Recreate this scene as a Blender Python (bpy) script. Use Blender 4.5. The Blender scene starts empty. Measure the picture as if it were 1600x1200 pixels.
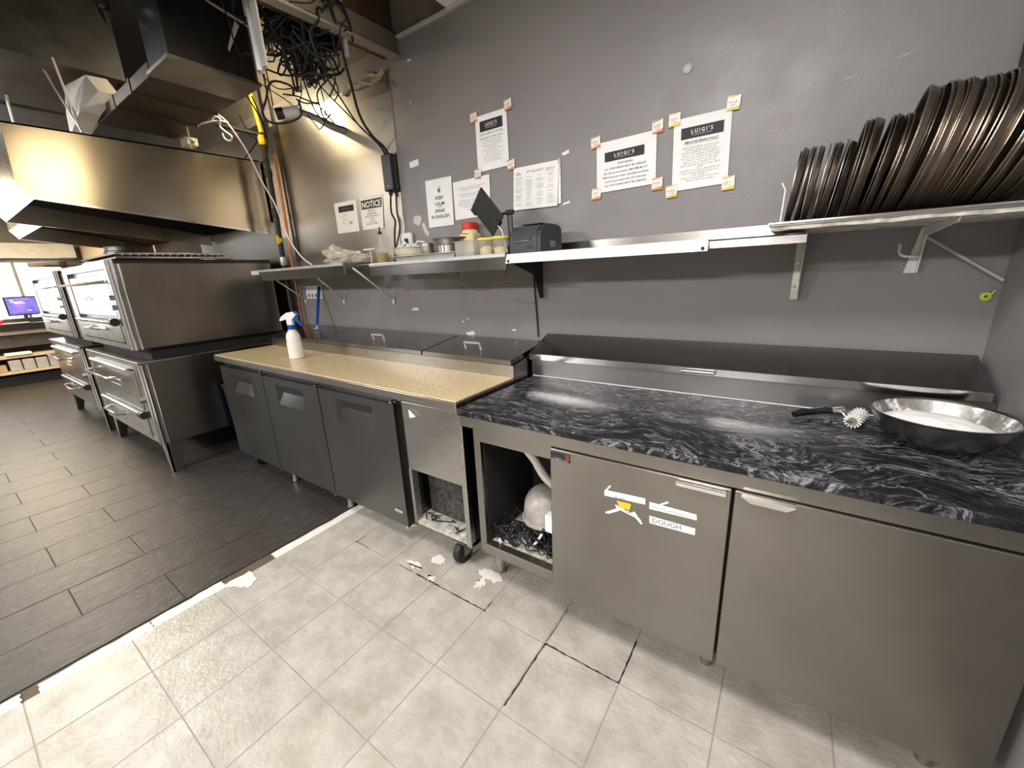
import bpy, bmesh, math, random
from mathutils import Vector, Matrix
random.seed(7)
PI = math.pi
sc = bpy.context.scene
COL = sc.collection

# ------------------------------------------------------------------ camera
cam_d = bpy.data.cameras.new('camera')
cam_d.sensor_fit = 'HORIZONTAL'; cam_d.sensor_width = 36.0
cam_d.lens = 626.8 / 1600 * 36.0
cam_d.clip_start = 0.02; cam_d.clip_end = 100
cam = bpy.data.objects.new('camera', cam_d); COL.objects.link(cam)
R_ = Vector((0.82637482, 0.56141156, -0.04383742))
D_ = Vector((0.11439645, -0.24359048, -0.96310806))
F_ = Vector((-0.55137838, 0.7908734, -0.26552053))
mw = Matrix((R_, -D_, -F_)).transposed().to_4x4()
mw.translation = Vector((0, -2.0, 1.42))
cam.matrix_world = mw
sc.camera = cam

# ------------------------------------------------------------------ world, lights, exposure
vs = sc.view_settings
vs.view_transform = 'Standard'; vs.look = 'None'; vs.gamma = 1.0; vs.use_curve_mapping = False
vs.exposure = 0.55
world = bpy.data.worlds.new('sky'); sc.world = world; world.use_nodes = True
wn = world.node_tree.nodes; wl = world.node_tree.links
bg = wn['Background']; bg.inputs[0].default_value = (0.86, 0.93, 1.0, 1); bg.inputs[1].default_value = 3.4

def area_light(name, loc, sx, sy, power, color, rot=(0, 0, 0), spread=180):
    d = bpy.data.lights.new(name, 'AREA'); d.shape = 'RECTANGLE'; d.size = sx; d.size_y = sy
    d.energy = power; d.color = color; d.spread = math.radians(spread)
    o = bpy.data.objects.new(name, d); o.location = loc; o.rotation_euler = rot; COL.objects.link(o)
    return o
COOL = (1.0, 0.96, 0.93); WARM = (1.0, 0.80, 0.50)
area_light('ceiling_panel_light', (-0.42, -1.88, 2.77), 1.15, 0.55, 42, COOL)
area_light('ceiling_panel_light', (-0.6, -5.0, 2.77), 1.2, 0.6, 120, COOL)
area_light('ceiling_panel_light', (-3.4, -5.0, 2.77), 1.2, 0.6, 200, COOL)
area_light('ceiling_panel_light', (-6.6, -4.6, 2.77), 1.2, 0.6, 120, COOL)
area_light('ceiling_panel_light', (-5.4, -1.85, 3.05), 1.15, 0.4, 30, COOL)
area_light('warm_shop_light', (-8.8, -1.6, 2.77), 1.4, 0.7, 110, WARM)
def aimed(name, loc, target, sx, sy, power, color, spread):
    q = (Vector(target) - Vector(loc)).to_track_quat('-Z', 'Y').to_euler()
    return area_light(name, loc, sx, sy, power, color, q, spread)
aimed('warm_spot_light', (-1.30, -0.84, 2.70), (-3.93, -1.05, 2.15), 0.5, 0.7, 1.8, WARM, 90)
def point_light(name, loc, power, color, r):
    d = bpy.data.lights.new(name, 'POINT'); d.energy = power; d.color = color; d.shadow_soft_size = r
    o = bpy.data.objects.new(name, d); o.location = loc; COL.objects.link(o); return o
point_light('warm_bulb_light', (-3.55, -0.40, 2.88), 16, WARM, 0.04)

# ------------------------------------------------------------------ materials
def new_mat(name):
    m = bpy.data.materials.new(name); m.use_nodes = True
    nt = m.node_tree; b = nt.nodes['Principled BSDF']
    return m, nt, b
def nd(nt, typ, **kw):
    n = nt.nodes.new(typ)
    for k, v in kw.items():
        if k in n.inputs: n.inputs[k].default_value = v
        else: setattr(n, k, v)
    return n
def coords(nt, scale=(1, 1, 1), rot=(0, 0, 0), src='Object'):
    tc = nt.nodes.new('ShaderNodeTexCoord'); mp = nt.nodes.new('ShaderNodeMapping')
    mp.inputs['Scale'].default_value = scale; mp.inputs['Rotation'].default_value = rot
    nt.links.new(tc.outputs[src], mp.inputs['Vector']); return mp.outputs['Vector']
def ramp(nt, fac, stops):
    r = nt.nodes.new('ShaderNodeValToRGB'); el = r.color_ramp.elements
    while len(el) > 1: el.remove(el[-1])
    el[0].position = stops[0][0]; el[0].color = (*stops[0][1], 1)
    for p, c in stops[1:]:
        e = el.new(p); e.color = (*c, 1)
    nt.links.new(fac, r.inputs[0]); return r.outputs[0]
def g(v): return (v, v, v)
def bump(nt, b, h, strength=0.2, dist=0.01):
    n = nt.nodes.new('ShaderNodeBump'); n.inputs['Strength'].default_value = strength; n.inputs['Distance'].default_value = dist
    nt.links.new(h, n.inputs['Height']); nt.links.new(n.outputs[0], b.inputs['Normal'])
def plain(name, col, rough=0.5, metal=0.0, var=0.12, scale=12, bmp=0.0, **kw):
    m, nt, b = new_mat(name)
    v = coords(nt)
    n = nd(nt, 'ShaderNodeTexNoise', Scale=scale, Detail=4.0); nt.links.new(v, n.inputs['Vector'])
    c0 = tuple(max(0, c * (1 - var)) for c in col); c1 = tuple(min(1, c * (1 + var)) for c in col)
    nt.links.new(ramp(nt, n.outputs['Fac'], [(0.3, c0), (0.7, c1)]), b.inputs['Base Color'])
    b.inputs['Roughness'].default_value = rough; b.inputs['Metallic'].default_value = metal
    if bmp: bump(nt, b, n.outputs['Fac'], bmp)
    for k, vv in kw.items(): b.inputs[k].default_value = vv
    return m
def steel(name, col=(0.45, 0.435, 0.405), rough=0.28, stretch=(0.6, 240, 240), dirt=0.10, bmp=0.006, aniso=0.75):
    m, nt, b = new_mat(name)
    b.inputs['Metallic'].default_value = 1.0
    if aniso:
        b.inputs['Anisotropic'].default_value = aniso          # grain runs level, so reflections smear up and down
        cx = nd(nt, 'ShaderNodeCombineXYZ', X=0.0, Y=0.25, Z=1.0); nt.links.new(cx.outputs[0], b.inputs['Tangent'])
    n1 = nd(nt, 'ShaderNodeTexNoise', Scale=6.0, Detail=3.0); nt.links.new(coords(nt, stretch), n1.inputs['Vector'])
    n2 = nd(nt, 'ShaderNodeTexNoise', Scale=2.6, Detail=6.0, Roughness=0.65); nt.links.new(coords(nt), n2.inputs['Vector'])
    mx = nd(nt, 'ShaderNodeMix', data_type='FLOAT'); mx.inputs[0].default_value = 0.35
    nt.links.new(n1.outputs['Fac'], mx.inputs[2]); nt.links.new(n2.outputs['Fac'], mx.inputs[3])
    mr = nd(nt, 'ShaderNodeMapRange'); nt.links.new(mx.outputs[0], mr.inputs[0])
    mr.inputs[1].default_value = 0.3; mr.inputs[2].default_value = 0.7
    mr.inputs[3].default_value = max(0.05, rough - 0.04); mr.inputs[4].default_value = rough + 0.05
    nt.links.new(mr.outputs[0], b.inputs['Roughness'])
    c0 = tuple(c * (1 - dirt) for c in col); c1 = tuple(min(1, c * (1 + dirt * 0.5)) for c in col)
    nt.links.new(ramp(nt, n2.outputs['Fac'], [(0.3, c0), (0.65, c1)]), b.inputs['Base Color'])
    bump(nt, b, n1.outputs['Fac'], bmp, 0.004)
    return m

M = {}
M['steel'] = steel('brushed_steel')
M['steel_door'] = steel('cabinet_door_steel', (0.24, 0.227, 0.203), 0.33)
M['steel_dark'] = steel('darkened_fridge_steel', (0.165, 0.16, 0.152), 0.36)  # same steel with a darkened base, standing in for dark floor reflections
M['steel_oven'] = steel('oven_side_steel', (0.30, 0.275, 0.25), 0.34, (240, 0.6, 240), 0.2)
M['steel_hood'] = steel('hood_steel', (0.66, 0.58, 0.46), 0.22, (240, 0.6, 240), 0.10)
M['steel_wall'] = steel('wall_sheet_steel', (0.52, 0.49, 0.44), 0.36, (240, 240, 0.6), 0.1)
M['steel_lid'] = steel('lid_steel', (0.29, 0.285, 0.28), 0.2)
M['chrome'] = steel('bright_chrome', (0.75, 0.74, 0.72), 0.12, bmp=0.0, aniso=0.0)
M['worn_metal'] = steel('worn_metal', (0.42, 0.41, 0.39), 0.42, (20, 20, 20), 0.35, 0.1, aniso=0.0)
M['pan'] = steel('seasoned_pan', (0.28, 0.238, 0.193), 0.30, (30, 30, 4), 0.5, 0.15, aniso=0.0)
M['pan_black'] = steel('blackened_pan', (0.05, 0.045, 0.04), 0.4, (12, 12, 12), 0.4, 0.1, aniso=0.0)
M['galv'] = steel('dull_duct_metal', (0.10, 0.10, 0.105), 0.5, (3, 3, 3), 0.35, 0.06, aniso=0.0)
M['galv_brown'] = steel('greasy_duct_metal', (0.13, 0.11, 0.095), 0.55, (3, 3, 3), 0.35, 0.06, aniso=0.0)
M['zinc'] = plain('bright_zinc', (0.62, 0.62, 0.64), 0.3, 0.5, var=0.1)
M['black'] = plain('black_plastic', (0.012, 0.012, 0.013), 0.35)
M['rubber'] = plain('black_rubber', (0.010, 0.010, 0.010), 0.6)
M['cable'] = plain('black_cable', (0.012, 0.012, 0.014), 0.6, **{'Specular IOR Level': 0.3})
M['void'] = plain('cavity_shade', (0.012, 0.011, 0.010), 0.8)  # near-black base paints shade into the hood, oven gap and bay
M['paper'] = plain('white_paper', (0.86, 0.86, 0.86), 0.7, var=0.03)
M['paper_warm'] = plain('cream_paper', (0.88, 0.85, 0.78), 0.7, var=0.03)
M['ink'] = plain('black_ink', (0.015, 0.015, 0.017), 0.6)
M['ink_grey'] = plain('grey_ink', (0.16, 0.16, 0.18), 0.7)
M['tape_white'] = plain('printed_tape', (0.80, 0.77, 0.72), 0.35, var=0.05)
M['tape_orange'] = plain('orange_print', (0.70, 0.22, 0.06), 0.35)
M['tape_yellow'] = plain('yellow_print', (0.72, 0.50, 0.02), 0.35)
M['tape_grey'] = plain('grey_print', (0.20, 0.19, 0.17), 0.4)
M['clear_tape'] = plain('clear_tape', (0.45, 0.42, 0.35), 0.2, var=0.3)
M['white_plastic'] = plain('white_plastic', (0.78, 0.78, 0.77), 0.35, var=0.04)
M['white_paint'] = plain('white_painted_metal', (0.72, 0.71, 0.68), 0.35, var=0.08)
M['off_white'] = plain('off_white_paint', (0.52, 0.49, 0.44), 0.6, var=0.15)
M['drywall'] = plain('torn_drywall', (0.42, 0.36, 0.28), 0.9, var=0.3, scale=20, bmp=0.5)
M['tan_board'] = plain('tan_board', (0.17, 0.15, 0.12), 0.8, var=0.15)
M['wood'] = plain('brown_wood', (0.09, 0.05, 0.03), 0.7, var=0.3)
M['blue'] = plain('blue_plastic', (0.008, 0.06, 0.33), 0.35)
M['navy'] = plain('navy_plastic', (0.008, 0.015, 0.05), 0.5)
M['red'] = plain('red_plastic', (0.60, 0.02, 0.015), 0.35)
M['yellow'] = plain('yellow_plastic', (0.85, 0.70, 0.12), 0.35)
M['yellow_pipe'] = plain('yellow_pipe', (0.60, 0.40, 0.02), 0.5, var=0.3, scale=30)
M['green_yellow'] = plain('lime_plastic', (0.50, 0.60, 0.05), 0.4)
M['copper'] = plain('copper_pipe', (0.42, 0.16, 0.07), 0.4, 1.0, var=0.3)
M['pipe_dark'] = plain('dark_iron_pipe', (0.035, 0.03, 0.025), 0.5, 0.6, var=0.4)
M['flour'] = plain('flour', (0.92, 0.91, 0.89), 0.9, var=0.04, scale=40, bmp=0.4)
M['cheese'] = plain('cream_powder', (0.80, 0.66, 0.36), 0.6, var=0.12, scale=30)
M['cream'] = plain('cream_plastic', (0.62, 0.58, 0.45), 0.35, var=0.08)
M['printer'] = plain('slate_grey_plastic', (0.035, 0.038, 0.048), 0.42)
M['compressor'] = plain('grey_enamel', (0.36, 0.34, 0.315), 0.35, var=0.35, scale=14)
M['lint'] = plain('dusty_coil', (0.045, 0.042, 0.038), 0.9, var=0.7, scale=40, bmp=0.6)
M['dirty_white'] = plain('dirty_ledge', (0.45, 0.43, 0.38), 0.7, var=0.5, scale=25)
M['cardboard'] = plain('kraft_cardboard', (0.45, 0.30, 0.16), 0.8)
M['grey_bag'] = plain('grey_parcel', (0.40, 0.38, 0.38), 0.7)
M['dark_wood'] = plain('dark_laminate', (0.06, 0.052, 0.046), 0.5, var=0.2)
M['sandy'] = plain('sandy_laminate', (0.55, 0.46, 0.32), 0.45)
M['warm_wall'] = plain('warm_wall_paint', (0.62, 0.47, 0.28), 0.7, var=0.05)
M['room_wall'] = plain('room_wall_paint', (0.24, 0.22, 0.195), 0.6, var=0.08)
M['ceiling'] = plain('ceiling_board', (0.75, 0.74, 0.71), 0.9, var=0.05)
M['deck'] = plain('dark_void_deck', (0.014, 0.014, 0.015), 0.9)  # near-black base stands in for the darkness of the open ceiling void

def wall_paint():
    m, nt, b = new_mat('grey_wall_paint')
    n = nd(nt, 'ShaderNodeTexNoise', Scale=1.6, Detail=6.0, Roughness=0.6); nt.links.new(coords(nt), n.inputs['Vector'])
    nt.links.new(ramp(nt, n.outputs['Fac'], [(0.3, (0.205, 0.195, 0.197)), (0.7, (0.235, 0.224, 0.226))]), b.inputs['Base Color'])
    n2 = nd(nt, 'ShaderNodeTexNoise', Scale=90.0, Detail=3.0); nt.links.new(coords(nt), n2.inputs['Vector'])
    n3 = nd(nt, 'ShaderNodeTexNoise', Scale=5.0, Detail=5.0); nt.links.new(coords(nt, (1, 1, 1)), n3.inputs['Vector'])
    mr = nd(nt, 'ShaderNodeMapRange'); nt.links.new(n3.outputs['Fac'], mr.inputs[0])
    mr.inputs[1].default_value = 0.3; mr.inputs[2].default_value = 0.7; mr.inputs[3].default_value = 0.33; mr.inputs[4].default_value = 0.5
    nt.links.new(mr.outputs[0], b.inputs['Roughness'])
    bump(nt, b, n2.outputs['Fac'], 0.12, 0.004)
    return m
M['wall'] = wall_paint()

def granite():
    m, nt, b = new_mat('black_veined_granite')
    # gentle warp so the streaks swirl
    w = nd(nt, 'ShaderNodeTexNoise', Scale=2.4, Detail=2.0); nt.links.new(coords(nt), w.inputs['Vector'])
    sub = nd(nt, 'ShaderNodeVectorMath', operation='SUBTRACT'); nt.links.new(w.outputs['Color'], sub.inputs[0]); sub.inputs[1].default_value = (0.5, 0.5, 0.5)
    scl = nd(nt, 'ShaderNodeVectorMath', operation='SCALE'); scl.inputs['Scale'].default_value = 0.42; nt.links.new(sub.outputs[0], scl.inputs[0])
    tc = nt.nodes.new('ShaderNodeTexCoord'); add = nd(nt, 'ShaderNodeVectorMath', operation='ADD')
    nt.links.new(tc.outputs['Object'], add.inputs[0]); nt.links.new(scl.outputs[0], add.inputs[1])
    def mapped(scale, rz):
        mp = nt.nodes.new('ShaderNodeMapping'); mp.inputs['Scale'].default_value = scale; mp.inputs['Rotation'].default_value = (0, 0, rz)
        nt.links.new(add.outputs[0], mp.inputs['Vector']); return mp.outputs[0]
    nA = nd(nt, 'ShaderNodeTexNoise', Scale=1.5, Detail=7.0, Roughness=0.6, Distortion=0.8); nt.links.new(mapped((1.8, 6.0, 4.0), 0.2), nA.inputs['Vector'])
    nB = nd(nt, 'ShaderNodeTexNoise', Scale=9.0, Detail=9.0, Roughness=0.78, Distortion=0.5); nt.links.new(mapped((2.6, 9.0, 6.0), 0.12), nB.inputs['Vector'])
    nC = nd(nt, 'ShaderNodeTexNoise', Scale=2.6, Detail=4.0); nt.links.new(mapped((1.4, 4.0, 3.0), 0.2), nC.inputs['Vector'])
    a = ramp(nt, nA.outputs['Fac'], [(0.0, g(0.0)), (0.488, g(0.0)), (0.503, g(0.85)), (0.518, g(0.0)), (0.63, g(0.0)), (0.642, g(0.6)), (0.655, g(0.0)), (1.0, g(0.0))])
    bb = ramp(nt, nB.outputs['Fac'], [(0.42, g(0.0)), (0.50, g(0.25)), (0.58, g(0.70)), (0.68, g(1.0))])
    cc = ramp(nt, nC.outputs['Fac'], [(0.33, g(0.10)), (0.55, g(1.0))])
    mul = nd(nt, 'ShaderNodeMix', data_type='RGBA', blend_type='MULTIPLY'); mul.inputs[0].default_value = 1.0
    nt.links.new(bb, mul.inputs[6]); nt.links.new(cc, mul.inputs[7])
    mxx = nd(nt, 'ShaderNodeMix', data_type='RGBA', blend_type='LIGHTEN'); mxx.inputs[0].default_value = 1.0
    nt.links.new(mul.outputs[2], mxx.inputs[6]); nt.links.new(a, mxx.inputs[7])
    out = ramp(nt, mxx.outputs[2], [(0.0, (0.004, 0.004, 0.006)), (0.25, (0.022, 0.022, 0.027)), (0.6, (0.12, 0.12, 0.13)), (1.0, (0.46, 0.455, 0.46))])
    nt.links.new(out, b.inputs['Base Color']); b.inputs['Roughness'].default_value = 0.36; b.inputs['Specular IOR Level'].default_value = 0.25
    return m
M['granite'] = granite()
def laminate():
    m, nt, b = new_mat('speckled_beige_worktop')
    n = nd(nt, 'ShaderNodeTexNoise', Scale=170.0, Detail=3.0); nt.links.new(coords(nt), n.inputs['Vector'])
    nt.links.new(ramp(nt, n.outputs['Fac'], [(0.36, (0.30, 0.20, 0.09)), (0.46, (0.62, 0.49, 0.27)), (0.58, (0.70, 0.57, 0.345)), (0.68, (0.82, 0.74, 0.55))]), b.inputs['Base Color'])
    b.inputs['Roughness'].default_value = 0.30
    return m
M['laminate'] = laminate()
def vinyl():
    m, nt, b = new_mat('mottled_vinyl_tile')
    oi = nt.nodes.new('ShaderNodeObjectInfo')
    tc = nt.nodes.new('ShaderNodeTexCoord'); add = nd(nt, 'ShaderNodeVectorMath', operation='ADD')
    nt.links.new(tc.outputs['Object'], add.inputs[0]); nt.links.new(oi.outputs['Location'], add.inputs[1])
    n = nd(nt, 'ShaderNodeTexNoise', Scale=7.0, Detail=7.0, Roughness=0.62); nt.links.new(add.outputs[0], n.inputs['Vector'])
    nt.links.new(ramp(nt, n.outputs['Fac'], [(0.33, (0.345, 0.32, 0.275)), (0.5, (0.42, 0.395, 0.345)), (0.66, (0.49, 0.47, 0.415))]), b.inputs['Base Color'])
    n2 = nd(nt, 'ShaderNodeTexNoise', Scale=55.0, Detail=4.0, Roughness=0.6); nt.links.new(add.outputs[0], n2.inputs['Vector'])
    bump(nt, b, n2.outputs['Fac'], 0.7, 0.004)
    b.inputs['Roughness'].default_value = 0.22
    return m
M['vinyl'] = vinyl()
def slate():
    m, nt, b = new_mat('dark_slate_tile')
    oi = nt.nodes.new('ShaderNodeObjectInfo')
    tc = nt.nodes.new('ShaderNodeTexCoord'); mul = nd(nt, 'ShaderNodeVectorMath', operation='MULTIPLY'); add = nd(nt, 'ShaderNodeVectorMath', operation='ADD')
    mul.inputs[1].default_value = (3.7, 2.3, 1.0)
    nt.links.new(oi.outputs['Location'], mul.inputs[0]); nt.links.new(tc.outputs['Object'], add.inputs[0]); nt.links.new(mul.outputs[0], add.inputs[1])
    mp = nt.nodes.new('ShaderNodeMapping'); mp.inputs['Scale'].default_value = (5, 1.6, 3); nt.links.new(add.outputs[0], mp.inputs['Vector'])
    n = nd(nt, 'ShaderNodeTexNoise', Scale=6.0, Detail=8.0, Roughness=0.65, Distortion=0.6); nt.links.new(mp.outputs[0], n.inputs['Vector'])
    nt.links.new(ramp(nt, n.outputs['Fac'], [(0.3, (0.030, 0.026, 0.024)), (0.7, (0.062, 0.055, 0.050))]), b.inputs['Base Color'])
    bump(nt, b, n.outputs['Fac'], 0.65, 0.007)
    b.inputs['Roughness'].default_value = 0.36
    return m
M['slate'] = slate()
def glassy(name, col, trans=0.75, rough=0.08):
    # thin clear plastic or pane: mostly see-through with a gloss coat
    m, nt, b = new_mat(name)
    n = nd(nt, 'ShaderNodeTexNoise', Scale=14.0); nt.links.new(coords(nt), n.inputs['Vector'])
    nt.links.new(ramp(nt, n.outputs['Fac'], [(0.3, tuple(c * 0.9 for c in col)), (0.7, col)]), b.inputs['Base Color'])
    b.inputs['Roughness'].default_value = rough
    t = nd(nt, 'ShaderNodeBsdfTransparent'); mx = nd(nt, 'ShaderNodeMixShader'); mx.inputs[0].default_value = trans
    out = nt.nodes['Material Output']
    nt.links.new(b.outputs[0], mx.inputs[1]); nt.links.new(t.outputs[0], mx.inputs[2]); nt.links.new(mx.outputs[0], out.inputs[0])
    return m
M['pane'] = glassy('window_pane', (0.8, 0.85, 0.85), 0.9, 0.02)
M['clear'] = glassy('clear_plastic', (0.62, 0.62, 0.55), 0.68, 0.15)
M['film'] = glassy('crinkled_clear_film', (0.85, 0.80, 0.68), 0.58, 0.25)
M['bottle_glass'] = glassy('bottle_glass', (0.80, 0.80, 0.75), 0.86, 0.05)
M['oil'] = plain('olive_oil', (0.32, 0.22, 0.01), 0.1, var=0.1)
M['spray_body'] = plain('translucent_white_plastic', (0.80, 0.77, 0.70), 0.4, var=0.04)
def screen():
    m, nt, b = new_mat('lit_monitor_screen')
    n = nd(nt, 'ShaderNodeTexNoise', Scale=6.0, Detail=2.0); nt.links.new(coords(nt), n.inputs['Vector'])
    c = ramp(nt, n.outputs['Fac'], [(0.35, (0.10, 0.10, 0.55)), (0.65, (0.42, 0.22, 0.70))])
    nt.links.new(c, b.inputs['Emission Color']); b.inputs['Emission Strength'].default_value = 1.0
    b.inputs['Base Color'].default_value = (0.02, 0.02, 0.02, 1)
    return m
M['screen'] = screen()

# ------------------------------------------------------------------ mesh helpers
class MB:
    def __init__(s): s.bm = bmesh.new(); s.mi = 0
    def _fin(s, faces, smooth=False):
        for f in faces: f.material_index = s.mi; f.smooth = smooth
    def box(s, x0, x1, y0, y1, z0, z1, bev=0.0, mat=None):
        T = Matrix.Translation(((x0 + x1) / 2, (y0 + y1) / 2, (z0 + z1) / 2)) @ Matrix.Diagonal((abs(x1 - x0), abs(y1 - y0), abs(z1 - z0), 1))
        if mat is not None: T = mat @ T
        n0 = len(s.bm.faces)
        r = bmesh.ops.create_cube(s.bm, size=1.0, matrix=T); vs_ = r['verts']
        fs = set(f for v in vs_ for f in v.link_faces)
        s._fin(fs)
        if bev:
            es = list(set(e for v in vs_ for e in v.link_edges))
            r2 = bmesh.ops.bevel(s.bm, geom=es, offset=bev, segments=2, affect='EDGES', profile=0.5, clamp_overlap=True)
            s._fin(r2['faces'])
        return s
    def face(s, pts):
        f = s.bm.faces.new([s.bm.verts.new(p) for p in pts]); f.material_index = s.mi; return s
    def prism(s, poly, d):
        """extrude a closed 3-D polygon by vector d"""
        d = Vector(d); a = [s.bm.verts.new(Vector(p)) for p in poly]; b = [s.bm.verts.new(Vector(p) + d) for p in poly]
        n = len(poly); fs = [s.bm.faces.new(a), s.bm.faces.new(list(reversed(b)))]
        for i in range(n): fs.append(s.bm.faces.new((a[i], b[i], b[(i + 1) % n], a[(i + 1) % n])))
        s._fin(fs); bmesh.ops.recalc_face_normals(s.bm, faces=fs); return s
    def tube(s, pts, r, seg=8, smooth=0, closed=False):
        pts = [Vector(p) for p in pts]
        if smooth:
            out = []; n = len(pts)
            for i in range(n - 1):
                p0, p1, p2, p3 = pts[max(i - 1, 0)], pts[i], pts[i + 1], pts[min(i + 2, n - 1)]
                for k in range(smooth):
                    t = k / smooth
                    out.append(0.5 * ((2 * p1) + (-p0 + p2) * t + (2 * p0 - 5 * p1 + 4 * p2 - p3) * t * t + (-p0 + 3 * p1 - 3 * p2 + p3) * t ** 3))
            out.append(pts[-1]); pts = out
        n = len(pts); rings = []; up = None
        for i, p in enumerate(pts):
            t = (pts[min(i + 1, n - 1)] - pts[max(i - 1, 0)])
            if t.length < 1e-9: t = Vector((0, 0, 1))
            t.normalize()
            if up is None:
                up = Vector((0, 0, 1)) if abs(t.z) < 0.9 else Vector((1, 0, 0))
            u = up - t * up.dot(t)
            if u.length < 1e-6: u = t.orthogonal()
            u.normalize(); w = t.cross(u); up = u
            rr = r[min(len(r) - 1, int(round(i * (len(r) - 1) / max(1, n - 1))))] if isinstance(r, (list, tuple)) else r
            rings.append([s.bm.verts.new(p + (u * math.cos(2 * PI * k / seg) + w * math.sin(2 * PI * k / seg)) * rr) for k in range(seg)])
        fs = []
        for i in range(n - 1):
            for k in range(seg):
                fs.append(s.bm.faces.new((rings[i][k], rings[i][(k + 1) % seg], rings[i + 1][(k + 1) % seg], rings[i + 1][k])))
        fs.append(s.bm.faces.new(list(reversed(rings[0])))); fs.append(s.bm.faces.new(rings[-1]))
        s._fin(fs, True); return s
    def lathe(s, prof, seg=24, center=(0, 0, 0), mat=None, capa=False, capb=False):
        c = Vector(center); rings = []
        for r, z in prof:
            ring = []
            for k in range(seg):
                a = 2 * PI * k / seg; p = Vector((r * math.cos(a), r * math.sin(a), z))
                if mat is not None: p = mat @ p
                ring.append(s.bm.verts.new(c + p))
            rings.append(ring)
        fs = []
        for i in range(len(prof) - 1):
            for k in range(seg):
                fs.append(s.bm.faces.new((rings[i][k], rings[i][(k + 1) % seg], rings[i + 1][(k + 1) % seg], rings[i + 1][k])))
        if capa: fs.append(s.bm.faces.new(list(reversed(rings[0]))))
        if capb: fs.append(s.bm.faces.new(rings[-1]))
        s._fin(fs, True); return s
    def mesh(s, name):
        s.bm.normal_update(); lim = math.radians(32)
        for e in s.bm.edges:
            if len(e.link_faces) == 2 and e.calc_face_angle(0.0) > lim: e.smooth = False
        me = bpy.data.meshes.new(name); s.bm.to_mesh(me); s.bm.free()
        return me
    def build(s, name, mats, parent=None, loc=(0, 0, 0), kind=None):
        return link(name, s.mesh(name), mats, parent, loc, kind)
def link(name, me, mats, parent=None, loc=(0, 0, 0), kind=None):
    if not isinstance(mats, (list, tuple)): mats = [mats]
    for m in mats: me.materials.append(M[m] if isinstance(m, str) else m)
    o = bpy.data.objects.new(name, me); COL.objects.link(o); o.location = loc
    if parent: o.parent = parent
    if kind: o['kind'] = kind
    return o
def tag(o, label, cat, group=None):
    o['label'] = label; o['category'] = cat
    if group: o['group'] = group
    return o
def thing(name, label, cat, loc=(0, 0, 0), rot=(0, 0, 0), group=None):
    o = bpy.data.objects.new(name, None); COL.objects.link(o); o.location = loc; o.rotation_euler = rot
    o.empty_display_size = 0.05
    return tag(o, label, cat, group)
def struct(o): o['kind'] = 'structure'; return o
def bx(name, mat, parent, *a, bev=0.0, loc=(0, 0, 0)): return MB().box(*a, bev=bev).build(name, mat, parent, loc)
def copy_tree(o, parent=None):
    c = o.copy(); COL.objects.link(c)
    if parent: c.parent = parent
    for ch in list(o.children): copy_tree(ch, c)
    return c

# text ----------------------------------------------------------------
_txt = {}
def text_geo(body, size=1.0, align='LEFT', bold=0.0):
    key = (body, align, bold)
    if key not in _txt:
        cu = bpy.data.curves.new('lettering', 'FONT'); cu.body = body; cu.size = 1.0; cu.align_x = align; cu.resolution_u = 2; cu.offset = bold
        ob = bpy.data.objects.new('lettering', cu); COL.objects.link(ob)
        dg = bpy.context.evaluated_depsgraph_get(); dg.update()
        me = bpy.data.meshes.new_from_object(ob.evaluated_get(dg))
        _txt[key] = ([tuple(v.co) for v in me.vertices], [tuple(p.vertices) for p in me.polygons])
        bpy.data.objects.remove(ob); bpy.data.meshes.remove(me)
    v, f = _txt[key]
    return [(a * size, b * size) for a, b, _ in v], f
def put_text(mb, body, mapf, x, y, size, align='CENTER', bold=0.0, wmax=None):
    v, f = text_geo(body, size, align, bold)
    if not v: return
    w = max(p[0] for p in v) - min(p[0] for p in v); k = 1.0
    if wmax and w > 0: k = wmax / w
    vs_ = [mb.bm.verts.new(mapf(x + a * k, y + b)) for a, b in v]
    for q in f:
        try: fc = mb.bm.faces.new([vs_[i] for i in q]); fc.material_index = mb.mi
        except ValueError: pass
def put_rect(mb, mapf, x0, x1, y0, y1): mb.face([mapf(x0, y0), mapf(x1, y0), mapf(x1, y1), mapf(x0, y1)])
rt = random.Random(3)
def put_scribble(mb, mapf, xc, y, w, h, words=None):
    """a line of print too small to read: letter-sized strokes in words"""
    p = h * 0.62; x = xc - w / 2
    while x < xc + w / 2 - p:
        n = rt.randint(2, 8)
        for k in range(n):
            if x > xc + w / 2 - p: break
            hh = h * (0.62 if rt.random() < 0.65 else 1.0); y0 = y - (h * 0.25 if rt.random() < 0.1 else 0)
            if rt.random() < 0.5:
                put_rect(mb, mapf, x, x + p * 0.26, y0, y + hh); put_rect(mb, mapf, x + p * 0.26, x + p * 0.78, y + h * 0.42, y + h * 0.62)
            else:
                put_rect(mb, mapf, x + p * 0.2, x + p * 0.5, y0, y + hh); put_rect(mb, mapf, x + p * 0.5, x + p * 0.78, y, y + h * 0.18)
            x += p
        x += p * 0.8
#@@SETTING
# ------------------------------------------------------------------ setting
flo = struct(bx('floor', plain('brown_subfloor', (0.10, 0.072, 0.05), 0.8, var=0.3, scale=9), None, -11.2, 0.7, -8.2, 0.1, -0.06, -0.0055))
bx('grout_bed', plain('pale_grout', (0.29, 0.27, 0.235), 0.6), flo, -2.132, 0.6, -5.6, 0.0, -0.0054, -0.0012)
bx('dark_grout_bed', plain('dark_grout', (0.012, 0.011, 0.010), 0.8), flo, -11.0, -2.212, -5.6, 0.0, -0.0054, -0.002)
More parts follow.
